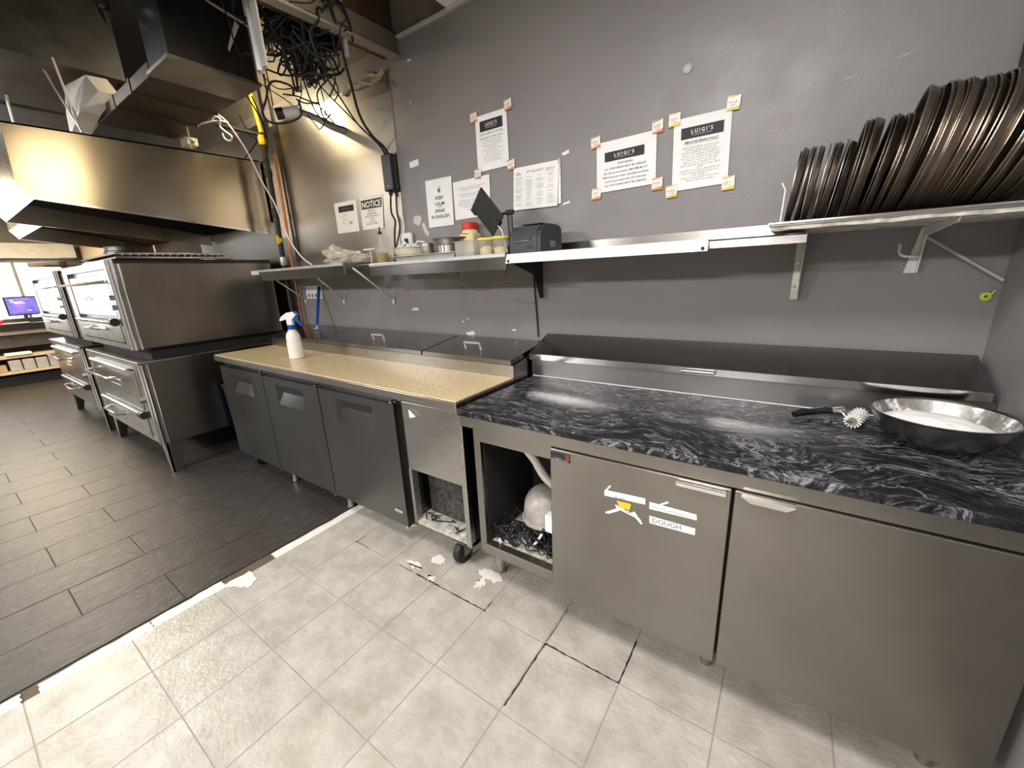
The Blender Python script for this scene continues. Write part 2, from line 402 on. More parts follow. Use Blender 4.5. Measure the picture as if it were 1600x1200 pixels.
# vinyl squares, 12 inch
vm = MB().box(-0.1500, 0.1500, -0.1488, 0.1488, -0.005, 0.0, bev=0.0008).mesh('vinyl_tile'); vm.materials.append(M['vinyl'])
vlast = MB().box(-0.1055, 0.1500, -0.1488, 0.1488, -0.005, 0.0, bev=0.0008).mesh('vinyl_tile'); vlast.materials.append(M['vinyl'])
vfirst = MB().box(-0.1500, 0.143, -0.1488, 0.1488, -0.005, 0.0, bev=0.0008).mesh('vinyl_tile'); vfirst.materials.append(M['vinyl'])
for i in range(-1, 8):
    for j in range(12):
        x = -0.351 + 0.305 * (1 - i) - 0.1525 + 0.305; y = -0.918 + 0.302 * (2 - j) + 0.151
        o = bpy.data.objects.new('vinyl_tile', vlast if i == 7 else vfirst if i == -1 else vm); COL.objects.link(o); o.location = (x, y, random.uniform(-0.0006, 0.0002)); o.parent = flo
        o.rotation_euler[2] = random.uniform(-0.003, 0.003)
# slate rectangles, 12 x 24 inch, half bond, long side towards the wall
sm_ = MB().box(-0.1500, 0.1500, -0.2985, 0.2985, -0.005, 0.0, bev=0.0015).mesh('slate_tile'); sm_.materials.append(M['slate'])
for i in range(28):
    off = -1.609 if i % 2 == 0 else -1.909
    for j in range(-6, 4):
        y = off + 0.6 * j + 0.3
        if y > 0.1 or y < -5.4: continue
        o = bpy.data.objects.new('slate_tile', sm_); COL.objects.link(o)
        o.location = (-2.3625 - 0.3035 * i, y, random.uniform(-0.0008, 0.0003)); o.parent = flo
        o.rotation_euler = (random.uniform(-0.001, 0.001), random.uniform(-0.002, 0.002), 0)
rr = random.Random(11)
def ragged(name, mat, pts, z, h=0.003, n=5, amp=0.006, loc=(0, 0, 0)):
    out = []
    for i in range(len(pts)):
        a, b = Vector((*pts[i], 0)), Vector((*pts[(i + 1) % len(pts)], 0))
        for k in range(n):
            p = a.lerp(b, k / n); out.append((p.x + rr.uniform(-amp, amp) * (k > 0), p.y + rr.uniform(-amp, amp) * (k > 0), z))
    return MB().prism(out, (0, 0, h)).build(name, mat, flo, loc)
M['backing'] = plain('white_vinyl_backing', (0.74, 0.71, 0.64), 0.7, var=0.08, scale=30)
for y0, y1, xl in [(-0.45, -1.23, -2.196), (-1.47, -1.75, -2.198), (-1.755, -2.085, -2.195), (-2.13, -2.9, -2.196)]:
    ragged('backing_strip', 'backing', [(xl, y0), (-2.134, y0), (-2.134, y1), (xl + 0.004, y1)], -0.005, 0.0045, 9, 0.0045)
ragged('torn_patch', 'backing', [(-2.15, -1.36), (-2.06, -1.36), (-2.03, -1.42), (-2.10, -1.45), (-2.15, -1.47)], 0.0005, 0.0012, 4, 0.008)
for cx, cy, r1, r2 in [(-1.363, -0.787, 0.045, 0.028), (-1.45, -0.875, 0.06, 0.02), (-1.30, -0.90, 0.02, 0.012), (-1.065, -0.735, 0.075, 0.03), (-1.07, -0.80, 0.025, 0.03)]:
    ragged('torn_patch', 'backing', [(cx + r1 * math.cos(a * PI / 4), cy + r2 * math.sin(a * PI / 4)) for a in range(8)], 0.0005, 0.0012, 3, 0.013)
M['crack'] = plain('black_crack_dirt', (0.01, 0.009, 0.008), 0.9)
def crack(a, b, w=0.0035):
    a, b = Vector((*a, 0)), Vector((*b, 0)); d = (b - a); L = d.length; d.normalize(); nrm = Vector((-d.y, d.x, 0))
    n = max(3, int(L / 0.02)); up, dn = [], []
    for k in range(n + 1):
        p = a + d * (L * k / n) + nrm * rr.uniform(-0.0015, 0.0015); ww = w * rr.uniform(0.25, 1.3)
        up.append((p + nrm * ww / 2 + Vector((0, 0, 0.0006)))); dn.append((p - nrm * ww / 2 + Vector((0, 0, 0.0006))))
    mb = MB()
    for k in range(n): mb.face([dn[k], dn[k + 1], up[k + 1], up[k]])
    mb.build('floor_crack', 'crack', flo)
for a, b, w in [((-1.88, -0.917), (-1.76, -0.917), .003), ((-1.52, -0.918), (-1.42, -0.918), .003), ((-1.39, -0.918), (-1.26, -0.918), .007), ((-1.261, -0.918), (-0.95, -0.918), .006),
                ((-0.651, -0.918), (-0.351, -0.918), .006), ((-0.651, -0.918), (-0.651, -1.20), .006), ((-0.351, -0.918), (-0.351, -0.72), .006), ((-0.651, -0.72), (-0.651, -0.91), .003), ((-0.956, -0.918), (-0.956, -0.86), .004), ((-1.871, -0.93), (-1.871, -0.86), .003)]:
    crack(a, b, w)

wb = struct(bx('wall_back', 'wall', None, -11.2, 0.56, 0.0, 0.12, -0.05, 2.79))
bx('upper_board', 'tan_board', wb, -11.2, 0.56, 0.012, 0.12, 2.79, 3.62)
bx('corner_angle', 'off_white', wb, -2.10, 0.55, -0.022, 0.012, 2.785, 2.797)
# stainless sheet behind the ovens and hood, up to the torn drywall
bx('steel_sheet', 'steel_wall', wb, -3.70, -2.215, -0.0035, -0.0002, 1.552, 2.66)
bx('steel_sheet', 'steel_wall', wb, -5.6, -3.704, -0.0035, -0.0002, 0.95, 2.72)
bx('warm_board', 'warm_wall', wb, -11.0, -5.62, -0.003, -0.0002, 1.0, 2.75)
struct(bx('wall_right', 'wall', None, 0.56, 0.68, -8.2, 0.12, -0.05, 3.62))
struct(bx('wall_front', 'room_wall', None, -11.2, 0.68, -8.32, -8.2, -0.05, 3.62))
wf = struct(MB().box(-11.32, -11.2, -8.3, 0.12, -0.05, 1.0).box(-11.32, -11.2, -8.3, 0.12, 2.02, 3.62).box(-11.32, -11.2, -0.25, 0.12, 1.0, 2.02).box(-11.32, -11.2, -8.3, -5.4, 1.0, 2.02).build('wall_left', 'room_wall'))
win = struct(MB().box(-11.3, -11.22, -5.4, -0.25, 1.0, 1.04).box(-11.3, -11.22, -5.4, -0.25, 1.98, 2.02).box(-11.3, -11.22, -5.4, -5.36, 1.04, 1.98).box(-11.3, -11.22, -0.29, -0.25, 1.04, 1.98).build('window_1', 'worn_metal'))
for y in (-0.86, -2.0, -3.2, -4.3): bx('mullion', 'worn_metal', win, -11.3, -11.22, y - 0.02, y + 0.02, 1.04, 1.98)
for a, b in ((-0.84, -0.29), (-1.98, -0.88), (-3.18, -2.02), (-4.28, -3.22), (-5.36, -4.32)): bx('pane', 'pane', win, -11.265, -11.259, a, b, 1.04, 1.98)
struct(bx('trim_1', 'white_paint', None, -11.19, -10.9, -5.6, -0.1, 2.05, 2.28))
cl = struct(bx('ceiling', 'deck', None, -11.2, 0.68, -8.3, 0.12, 3.6, 3.7))
bx('dropped_ceiling', 'ceiling', cl, -11.1, -1.72, -8.19, -2.4, 2.8, 2.83)
for i in range(4):
    for j in range(14):
        x0 = -1.70 + 0.605 * i; x1 = min(x0 + 0.6, 0.555); y1 = -0.012 - 0.605 * j; y0 = max(y1 - 0.6, -8.19)
        if x1 - x0 > 0.05 and y1 - y0 > 0.05: bx('ceiling_tile', 'ceiling', cl, x0, x1, y0, y1, 2.80, 2.815)

# broken bulkhead at the end of the grey wall
bk = thing('bulkhead_board', 'tan drywall bulkhead with white angle hanging over the black cables', 'bulkhead', (-2.12, 0, 2.7))
MB().prism([(0, -0.004, -0.005), (0, -1.6, -0.055), (0, -1.6, 0.10), (0, -0.004, 0.115)], (-0.025, 0, 0)).build('board', 'tan_board', bk)
MB().prism([(0.03, -0.004, -0.012), (0.03, -1.6, -0.062), (0.03, -1.6, -0.050), (0.03, -0.004, 0.0)], (-0.06, 0, 0)).build('white_angle', plain('dull_cream_angle', (0.26, 0.235, 0.195), 0.6), bk)
MB().prism([(-0.03, -0.004, 0.02), (-0.03, -1.6, -0.03), (-0.03, -1.6, 0.30), (-0.03, -0.004, 0.30)], (-0.09, 0, 0)).build('timber', 'wood', bk)
mb = MB(); zt = [2.645 + rr.uniform(-0.022, 0.02) for k in range(15)]
for k in range(14):
    x0, x1 = -0.13 - k * 0.03, -0.13 - (k + 1) * 0.03
    mb.prism([(x0, -0.006, zt[k] - 2.7), (x1, -0.006, zt[k + 1] - 2.7), (x1, -0.006, zt[k + 1] - 2.7 + rr.uniform(.02, .04)), (x0, -0.006, zt[k] - 2.7 + rr.uniform(.02, .04))], (0, -0.012, rr.uniform(-.006, .006)))
mb.prism([(-0.16, -0.02, -0.075), (-0.22, -0.05, -0.105), (-0.30, -0.06, -0.075), (-0.27, -0.02, -0.045)], (0.01, -0.004, 0.008))
mb.build('torn_edge', 'drywall', bk)

# ------------------------------------------------------------------ ovens
def lower_deck(label, loc):
    t = thing('deck_oven', label, 'oven', loc, group='pizza deck ovens')
    MB().box(-1.55, 0, 0.03, 1.06, 0.245, 0.885, bev=0.006).build('body', 'steel_oven', t)
    MB().box(-1.56, 0.008, -0.012, 1.07, 0.885, 0.906, bev=0.004).build('top_trim', 'steel', t)
    f = MB().box(-1.55, -1.43, 0, 0.03, 0.245, 0.885).box(-0.19, 0, 0, 0.03, 0.245, 0.885, bev=0.004).box(-1.43, -0.19, 0, 0.03, 0.83, 0.885).box(-1.43, -0.19, 0.0, 0.03, 0.245, 0.275).box(-1.43, -0.19, 0, 0.03, 0.475, 0.505)
    f.build('front_frame', 'steel', t)
    MB().tube([(0.004, 0.01, 0.245), (0.004, 0.01, 0.885)], 0.010, 8).tube([(-0.035, -0.002, 0.245), (-0.035, -0.002, 0.885)], 0.008, 8).tube([(0.002, 0.045, 0.245), (0.002, 0.045, 0.885)], 0.006, 8).build('corner_trim', 'chrome', t)
    for (z0, z1, barz, hx0, hx1, hz, out) in ((0.505, 0.815, 0.822, -1.36, -0.52, 0.745, 0.085), (0.275, 0.455, 0.466, -1.34, -0.80, 0.375, 0.05)):
        d = MB().box(-1.42, -0.20, -0.008, 0.02, z0, z1, bev=0.005).build('door', 'steel', t)
        MB().tube([(-1.42, -0.018, barz), (-0.27, -0.018, barz)], 0.017, 12).build('hinge_bar', 'chrome', d)
        MB().tube([(hx0, -0.005, hz), (hx0 + 0.02, -out, hz - 0.01), (hx1 - 0.1, -out, hz - 0.01), (hx1, -0.005, hz)], 0.011, 8).build('handle', 'chrome', d)
    MB().box(-0.98, -0.66, -0.015, -0.006, 0.675, 0.70).box(-0.95, -0.68, -0.012, -0.006, 0.64, 0.655).build('name_plate', 'chrome', t)
    MB().tube([(-0.27, -0.018, 0.466), (-0.18, -0.018, 0.466)], [0.028, 0.03], 12).build('knob', 'black', t)
    MB().tube([(-0.12, 0.0, 0.60), (-0.12, -0.035, 0.60)], 0.022, 12).build('knob', 'worn_metal', t)
    for sx, sy in ((0, 0), (1, 0), (0, 1), (1, 1)):
        x = -1.55 * sx; y = 0.02 + 1.02 * sy; a = -1 if sx == 0 else 1; b = 1 if sy == 0 else -1
        m = MB().prism([(x, y, 0.245), (x, y + 0.125 * b, 0.245), (x, y + 0.06 * b, 0.0), (x, y, 0.0)], (0.012 * a, 0, 0))
        m.prism([(x, y, 0.245), (x + 0.13 * a, y, 0.245), (x + 0.05 * a, y, 0.0), (x, y, 0.0)], (0, 0.012 * b, 0))
        m.build('leg', 'steel_oven', t)
    return t
def upper_deck(label, loc):
    t = thing('deck_oven', label, 'oven', loc, group='pizza deck ovens')
    MB().box(-1.58, 0, 0.03, 1.07, 0.09, 0.705, bev=0.006).build('body', 'steel_oven', t)
    MB().box(-1.585, 0.004, 0.02, 1.075, 0.705, 0.728).build('top_plate', 'black', t)
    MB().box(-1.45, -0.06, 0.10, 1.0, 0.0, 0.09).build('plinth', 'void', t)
    f = MB().box(-1.58, -1.42, 0, 0.03, 0.09, 0.728).box(-0.16, 0, 0, 0.03, 0.09, 0.728, bev=0.004).box(-1.42, -0.16, 0, 0.03, 0.675, 0.728).box(-1.42, -0.16, 0.0, 0.03, 0.09, 0.13)
    f.build('front_frame', 'steel', t)
    MB().tube([(0.004, 0.01, 0.09), (0.004, 0.01, 0.728)], 0.011, 8).tube([(-0.03, -0.003, 0.09), (-0.03, -0.003, 0.728)], 0.008, 8).tube([(-0.065, -0.003, 0.09), (-0.065, -0.003, 0.728)], 0.007, 8).tube([(0.003, 0.045, 0.09), (0.003, 0.045, 0.70)], 0.007, 8).build('corner_trim', 'chrome', t)
    d = MB().box(-1.40, -0.19, 0.004, 0.03, 0.33, 0.64, bev=0.005).build('door', 'steel', t)
    MB().tube([(-1.50, 0.0, 0.585), (-1.48, -0.06, 0.58), (-0.30, -0.06, 0.58), (-0.22, 0.0, 0.585)], 0.011, 8).build('handle', 'chrome', d)
    p = MB(); mf = lambda a, b: (a, 0.002, b)
    put_scribble(p, mf, -0.92, 0.455, 0.34, 0.045)
    p.build('badge', 'ink', d, kind='stuff')
    MB().tube([(-1.40, -0.02, 0.292), (-0.29, -0.02, 0.292)], 0.016, 12).build('hinge_bar', 'chrome', t)
    MB().tube([(-0.29, -0.02, 0.292), (-0.20, -0.02, 0.292)], [0.026, 0.03], 12).build('knob', 'black', t)
    d2 = MB().box(-1.40, -0.19, -0.004, 0.03, 0.135, 0.265, bev=0.006).build('door', 'steel', t)
    MB().tube([(-1.08, 0.0, 0.232), (-1.05, -0.045, 0.23), (-0.68, -0.045, 0.23), (-0.60, 0.0, 0.232)], 0.010, 8).build('handle', 'chrome', d2)
    for z in (0.47, 0.40): MB().tube([(-0.12, 0.0, z), (-0.12, -0.03, z)], 0.018, 10).build('knob', 'chrome', t)
    return t
lower_deck('lower oven deck on tapered legs, in the stack beside the prep table', (-3.93, -1.168, 0))
upper_deck('upper oven deck with broad dark side, in the stack beside the prep table', (-3.93, -1.168, 0.906))
lower_deck('lower oven deck of the far stack, standing on legs next to the shop counter', (-5.78, -1.168, 0))
upper_deck('upper oven deck of the far stack, beyond the nearest ovens', (-5.78, -1.168, 0.906))
# wire rack lying on the near oven
wr = thing('wire_rack', 'chrome wire rack lying on top of the nearest oven', 'rack', (-4.3, -0.85, 1.634))
MB().tube([(-0.55, -0.28, 0.012), (0.42, -0.28, 0.012), (0.42, 0.45, 0.012), (-0.55, 0.45, 0.012), (-0.55, -0.28, 0.012)], 0.008, 6).tube([(-0.55, -0.28, 0.042), (0.42, -0.28, 0.042), (0.42, 0.45, 0.042), (-0.55, 0.45, 0.042), (-0.55, -0.28, 0.042)], 0.006, 6).build('frame', 'chrome', wr)
mb = MB()
for k in range(20): mb.tube([(-0.53 + 0.05 * k, -0.28, 0.042), (-0.53 + 0.05 * k, 0.45, 0.042)], 0.003, 5)
for k in range(16): mb.tube([(0.42, -0.26 + 0.045 * k, 0.012), (0.42, -0.235 + 0.045 * k, 0.042)], 0.003, 5)
mb.build('wires', 'chrome', wr, kind='stuff')
# peel lying across the far oven
pl = thing('pizza_peel', 'long wooden peel resting across the far oven top under the hood', 'peel', (-6.6, -1.05, 1.70), (0, math.radians(2.5), 0))
MB().box(-1.3, 0.5, -0.03, 0.03, 0.0, 0.06, bev=0.012).build('handle', 'wood', pl)
MB().prism([(0.5, -0.04, 0.01), (0.62, -0.2, 0.01), (1.0, -0.2, 0.01), (1.0, 0.2, 0.01), (0.62, 0.2, 0.01), (0.5, 0.04, 0.01)], (0, 0, 0.012)).build('blade', 'wood', pl)
fl = thing('flue_pipe', 'short round metal flue between the far oven and the hood', 'pipe', (-6.45, -0.5, 1.634))
MB().lathe([(0.14, 0.0), (0.14, 0.18), (0.155, 0.19), (0.155, 0.22), (0.14, 0.23), (0.14, 0.275)], 24).build('duct', 'worn_metal', fl)

# ------------------------------------------------------------------ hoods
def hood(label, xr, xl, yf, zf, zb, zt, mats):
    t = thing('extractor_hood', label, 'hood', (xr, 0, 0))
    L = xl - xr; P = [(0, yf - 0.02, zf + 0.085), (0, yf + 0.035, zf), (0, -0.02, zb), (0, -0.02, zt + 0.04), (0, yf, zt)]
    MB().prism(P, (-0.012, 0, 0)).build('end_panel', mats, t)
    MB().prism([(L, b, c) for a, b, c in P], (0.012, 0, 0)).build('end_panel', mats, t)
    k = -0.013; q = lambda *v: (k, v[0], v[1])
    MB().prism([q(yf - 0.02, zf + 0.085), q(yf, zt), q(yf + 0.012, zt), q(yf - 0.008, zf + 0.085)], (L - 2 * k, 0, 0)).prism([q(yf - 0.02, zf + 0.084), q(yf + 0.035, zf), q(yf + 0.05, zf + 0.012), q(yf - 0.005, zf + 0.095)], (L - 2 * k, 0, 0)).build('front_panel', 'steel', t)
    MB().prism([P[4], P[3], (0, -0.02, zt + 0.03), (0, yf, zt - 0.01)], (L, 0, 0)).build('top_panel', mats, t)
    MB().prism([(0.001, yf + 0.036, zf + 0.002), (0.001, -0.03, zb + 0.002), (0.001, -0.03, zb + 0.014), (0.001, yf + 0.04, zf + 0.014)], (-0.02, 0, 0)).build('bottom_lip', 'chrome', t)
    MB().prism([(-0.02, yf + 0.05, zf + 0.16), (-0.02, -0.04, zb + 0.10), (-0.02, -0.04, zb + 0.12), (-0.02, yf + 0.05, zf + 0.18)], (L + 0.04, 0, 0)).build('hood_shade_plate', 'void', t)  # black plate stands in for the shade inside the hood
    return t
hood('stainless extractor hood with brushed end panel above the ovens', -3.93, -5.25, -1.455, 1.99, 1.85, 2.41, 'steel_hood')
hood('second extractor hood further along, set back behind the first hood', -5.40, -7.1, -1.2, 2.02, 1.88, 2.41, 'steel_hood')

# ------------------------------------------------------------------ prep table (beige)
fr = thing('prep_table', 'three-door steel pizza prep fridge with beige speckled worktop', 'fridge', (-1.125, -0.81, 0), (0, 0, 0))
def sh(mb, k=-0.0075):
    for v in mb.bm.verts: v.co.z += k * v.co.x
    return mb
MB().box(-2.44, -0.42, 0.06, 0.76, 0.125, 0.85).box(-0.42, 0.0, 0.40, 0.76, 0.125, 0.85).box(-0.42, 0.0, 0.06, 0.40, 0.80, 0.85).box(-0.03, -0.0, 0.06, 0.40, 0.16, 0.85).box(-0.42, -0.40, 0.06, 0.40, 0.16, 0.85).build('cabinet', 'steel_dark', fr)
sh(MB().box(-2.46, 0.0, 0.0, 0.44, 0.860, 0.899, bev=0.003)).build('steel_edge', 'steel', fr)
sh(MB().box(-2.455, -0.004, 0.006, 0.44, 0.8992, 0.906, bev=0.002)).build('worktop', 'laminate', fr)
def pocket_door(x0, x1, z0, z1, px0, px1, pz0, pz1):
    m = MB(); y = 0.0; t_ = 0.045
    O = [(x0, y, z0), (x1, y, z0), (x1, y, z1), (x0, y, z1)]
    H = [(px0 + 0.012, y, pz0), (px1 - 0.012, y, pz0), (px1, y, pz1), (px0, y, pz1)]
    ov = [m.bm.verts.new(p) for p in O]; hv = [m.bm.verts.new(p) for p in H]
    for i in range(4): m.bm.faces.new((ov[i], ov[(i + 1) % 4], hv[(i + 1) % 4], hv[i]))
    top = [m.bm.verts.new((px1 - 0.012, y + 0.035, pz1 - 0.010)), m.bm.verts.new((px0 + 0.045, y + 0.035, pz1 - 0.010))]
    m.bm.faces.new((hv[0], hv[1], top[0], top[1])).material_index = 1; m.bm.faces.new((hv[2], hv[3], top[1], top[0])).material_index = 2
    m.bm.faces.new((hv[1], hv[2], top[0])).material_index = 2; m.bm.faces.new((hv[3], hv[0], top[1])).material_index = 2
    bv = [m.bm.verts.new((p[0], y + t_, p[2])) for p in O]
    for i in range(4): m.bm.faces.new((ov[(i + 1) % 4], ov[i], bv[i], bv[(i + 1) % 4]))
    m.bm.faces.new(list(reversed(bv)))
    bmesh.ops.recalc_face_normals(m.bm, faces=m.bm.faces[:])
    return m
fx = 1.125
for x0, x1, z1 in ((-3.575, -2.915, 0.835), (-2.908, -2.240, 0.828), (-2.232, -1.568, 0.824)):
    c = (x0 + x1) / 2 - 0.005
    d = pocket_door(x0 + fx, x1 + fx, 0.126, z1, c - 0.17 + fx, c + 0.165 + fx, 0.648, 0.783).build('door', ['steel_dark', 'steel_lid', 'black'], fr, loc=(0, 0.022, 0))  # light and shade painted by material: brighter pocket slope, black sides and top
    bx('gasket_gap_shade', 'rubber', d, x0 + fx + 0.01, x1 + fx - 0.01, 0.045, 0.06, 0.14, z1 - 0.02, loc=(0, -0.022, 0))
    for xx, zz in ((x1 + fx - 0.02, z1 + 0.004), (x1 + fx - 0.01, 0.118)):
        MB().tube([(xx, 0.0, zz), (xx, 0.03, zz)], 0.009, 8).tube([(xx, 0.006, zz), (xx + 0.02, 0.05, zz)], 0.005, 6).build('hinge', 'chrome', d)
bd = MB(); mf = lambda a, b: (a, 0.0185, b)
MB().box(-0.535, -0.475, 0.018, 0.022, 0.196, 0.216, bev=0.002).build('badge', 'chrome', fr)
put_text(bd, 'true', mf, -0.505, 0.2015, 0.014); bd.build('badge_lettering', 'ink', fr, loc=(0, -0.0015, 0))
# compressor bay at the right end
MB().box(-0.392, -0.030, 0.032, 0.045, 0.482, 0.845, bev=0.003).build('cover_panel', 'steel', fr)
MB().box(-0.395, -0.375, 0.032, 0.07, 0.165, 0.482).build('bay_post', 'worn_metal', fr)
MB().box(-0.030, 0.0, 0.026, 0.07, 0.16, 0.86, bev=0.003).build('bay_post', 'steel', fr)
MB().box(-0.375, -0.030, 0.14, 0.16, 0.185, 0.482).build('condenser_coil', 'lint', fr)
MB().box(-0.395, -0.0, 0.035, 0.16, 0.165, 0.182).build('bay_sill', 'dirty_white', fr)
mb = MB()
for k in range(9):
    x = -0.37 + rr.random() * 0.32; mb.tube([(x, 0.05 + rr.random() * 0.08, 0.187), (x + rr.uniform(-.06, .06), 0.06 + rr.random() * 0.07, 0.195), (x + rr.uniform(-.1, .1), 0.05 + rr.random() * 0.08, 0.188)], 0.003, 5, smooth=3)
mb.build('wiring', 'cable', fr, kind='stuff')
mb = MB().prism([(-0.335, 0.028, 0.81), (-0.325, 0.022, 0.775), (-0.315, 0.028, 0.772)], (0, -0.004, 0.0)).prism([(-0.33, 0.024, 0.812), (-0.30, 0.016, 0.782), (-0.285, 0.022, 0.785)], (0, -0.004, 0))
mb.build('peeled_tape', 'white_plastic', fr)
for x, y in ((-0.12, 0.09), (-2.30, 0.12), (-0.12, 0.66), (-2.30, 0.66)):
    c = MB().lathe([(0.012, -0.018), (0.058, -0.018), (0.062, -0.010), (0.062, 0.010), (0.058, 0.018), (0.012, 0.018)], 24, (x, y, 0.062), Matrix.Rotation(PI / 2, 4, 'Y')).build('caster', 'rubber', fr)
    MB().lathe([(0.0, -0.02), (0.013, -0.02), (0.013, 0.02), (0.0, 0.02)], 12, (x, y, 0.062), Matrix.Rotation(PI / 2, 4, 'Y')).box(x - 0.03, x - 0.022, y - 0.02, y + 0.03, 0.05, 0.135).box(x + 0.022, x + 0.03, y - 0.02, y + 0.03, 0.05, 0.135).box(x - 0.04, x + 0.04, y - 0.03, y + 0.04, 0.125, 0.13).build('fork', 'worn_metal', c)
for x in (-1.10, -1.78): MB().lathe([(0.02, 0.0), (0.022, 0.004), (0.016, 0.03), (0.016, 0.125)], 12, (x, 0.1, 0), capa=True).build('leg', 'worn_metal', fr)
# raised rail with the three hinged lids
sh(MB().prism([(0.0, 0.44, 0.86), (0.0, 0.44, 0.968), (0.0, 0.775, 1.012), (0.0, 0.775, 0.86)], (-2.46, 0, 0))).build('rail', 'steel', fr)
def lid(x0, x1, hx, z):
    f0, f1, b0, b1 = 0.432, 0.775, 0.990, 1.043
    m = sh(MB().prism([(0, f0, z - 0.030), (0, f0, z + 0.0), (0, f1, z + 0.05), (0, f1, z + 0.03)], (x1 - x0, 0, 0)).box(0, 0, 0, 0, 0, 0) if False else MB().prism([(x0, f0, z - 0.024), (x0, f0, z), (x0, f1, z + 0.046), (x0, f1, z + 0.026)], (x1 - x0, 0, 0)))
    o = m.build('lid', 'steel_lid', fr)
    if hx is not None:
        hy, hz = 0.55, z + 0.0165 - 0.0075 * hx
        MB().tube([(hx - 0.055, hy, hz), (hx - 0.055, hy - 0.012, hz + 0.036), (hx + 0.055, hy - 0.012, hz + 0.036), (hx + 0.055, hy, hz)], 0.0075, 8).build('handle', 'zinc', o)
lid(-2.44, -1.755, None, 0.996); lid(-1.745, -0.652, -1.18, 0.996); lid(-0.640, -0.01, -0.345, 0.996)

# ------------------------------------------------------------------ granite work fridge
M['rail_steel'] = steel('rail_steel', (0.36, 0.35, 0.345), 0.3, aniso=0.5)
gu = thing('worktop_fridge', 'steel two-door work fridge under black granite, with open compressor bay', 'fridge', (-1.11, -0.83, 0))
gx = 1.11
MB().box(0.06, 1.637, 0.45, 0.80, 0.17, 0.855).box(0.44, 1.637, 0.05, 0.45, 0.17, 0.80).box(0.06, 0.095, 0.03, 0.45, 0.197, 0.805, bev=0.002).box(0.06, 0.45, 0.05, 0.45, 0.20, 0.235).build('cabinet', 'steel_door', gu)
MB().box(0.096, 0.44, 0.435, 0.449, 0.235, 0.80).box(0.0955, 0.10, 0.05, 0.45, 0.235, 0.80).box(0.434, 0.4395, 0.05, 0.45, 0.235, 0.80).build('bay_shade_lining', 'void', gu)  # black sheets stand in for the shade within the open bay
MB().box(0.0, 1.66, 0.018, 0.05, 0.803, 0.855, bev=0.002).build('apron', 'steel_door', gu)
MB().box(0.095, 0.44, 0.028, 0.05, 0.745, 0.803).build('header', 'steel_door', gu)
MB().box(0.085, 0.44, 0.02, 0.06, 0.197, 0.25, bev=0.004).build('sill', 'steel_door', gu)
MB().box(0.10, 0.438, 0.06, 0.44, 0.234, 0.242).build('bay_floor', 'dirty_white', gu)
MB().box(0.444, 1.635, 0.0455, 0.0495, 0.175, 0.803).build('gasket_gap_shade', 'rubber', gu)  # black sheet behind both doors, added so the gaps read as dark shade
for nm, x0, x1 in (('door', 0.442, 1.033), ('door', 1.040, 1.637)):
    d = MB().box(x0, x1, 0.012, 0.045, 0.168, 0.799, bev=0.003).build(nm, 'steel_door', gu)
    if x0 < 1:
        MB().box(-0.225 + gx, -0.090 + gx, -0.006, 0.012, 0.789, 0.795, bev=0.002).box(-0.225 + gx, -0.090 + gx, -0.006, -0.002, 0.780, 0.795).build('handle', 'chrome', d)
    else:
        MB().prism([(-0.052 + gx, -0.012, 0.797), (0.072 + gx, -0.012, 0.797), (0.055 + gx, -0.004, 0.778), (-0.030 + gx, -0.004, 0.778)], (0, 0.004, 0)).box(-0.052 + gx, 0.072 + gx, -0.012, 0.012, 0.795, 0.799).build('handle', 'chrome', d)
for x, y in ((0.075, 0.15), (1.0, 0.16), (1.58, 0.16), (0.075, 0.7), (1.58, 0.7)):
    MB().lathe([(0.017, 0.0), (0.02, 0.004), (0.02, 0.05), (0.026, 0.055), (0.026, 0.17), (0.03, 0.197)], 16, (x, y, 0), capa=True).build('leg', 'worn_metal', gu)
gs = MB().box(0.005, 1.665, 0.0, 0.625, 0.8555, 0.885, bev=0.004).build('granite_top', 'granite', gu)
# rail and long lid
MB().prism([(0, 0.618, 0.886), (0, 0.618, 0.972), (0, 0.81, 1.03), (0, 0.81, 0.856), (0, 0.63, 0.856)], (1.667, 0, 0)).build('rail', 'rail_steel', gu)
MB().tube([(0.005, 0.617, 0.887), (1.66, 0.617, 0.887)], 0.0025, 6).build('sealant_bead', 'white_paint', gu)
bl = MB().prism([(-0.005, 0.602, 0.976), (-0.005, 0.602, 1.008), (-0.005, 0.800, 1.086), (-0.005, 0.800, 1.064)], (1.655, 0, 0)).build('lid', 'steel_lid', gu)
MB().prism([(-0.005, 0.6005, 0.978), (-0.005, 0.6005, 1.006), (-0.005, 0.601, 1.0065), (-0.005, 0.601, 0.9775)], (1.655, 0, 0)).build('front_lip', 'chrome', bl)
MB().tube([(-0.345 + gx, 0.60, 0.994), (-0.345 + gx, 0.572, 0.996), (-0.225 + gx, 0.572, 0.996), (-0.225 + gx, 0.60, 0.994)], 0.008, 8).build('handle', 'chrome', bl)
# compressor bay contents
MB().lathe([(0.085, 0.243), (0.09, 0.26), (0.092, 0.325), (0.0, 0.326)], 24, (0.285, 0.24, 0)).build('motor_base', 'rubber', gu)
MB().lathe([(0.094, 0.322), (0.109, 0.324), (0.111, 0.330), (0.109, 0.337), (0.101, 0.339), (0.101, 0.375), (0.095, 0.415), (0.080, 0.447), (0.055, 0.470), (0.028, 0.481), (0.0, 0.484)], 32, (0.285, 0.24, 0)).build('compressor', 'compressor', gu)
MB().box(0.36, 0.42, 0.10, 0.14, 0.36, 0.44, bev=0.004).build('relay_box', 'white_plastic', gu)
MB().tube([(0.25, 0.10, 0.745), (0.30, 0.12, 0.68), (0.35, 0.13, 0.60), (0.40, 0.15, 0.55)], [0.016, 0.017, 0.018, 0.018], 10, smooth=4).build('hose', 'off_white', gu)
mb = MB(); rq = random.Random(5)
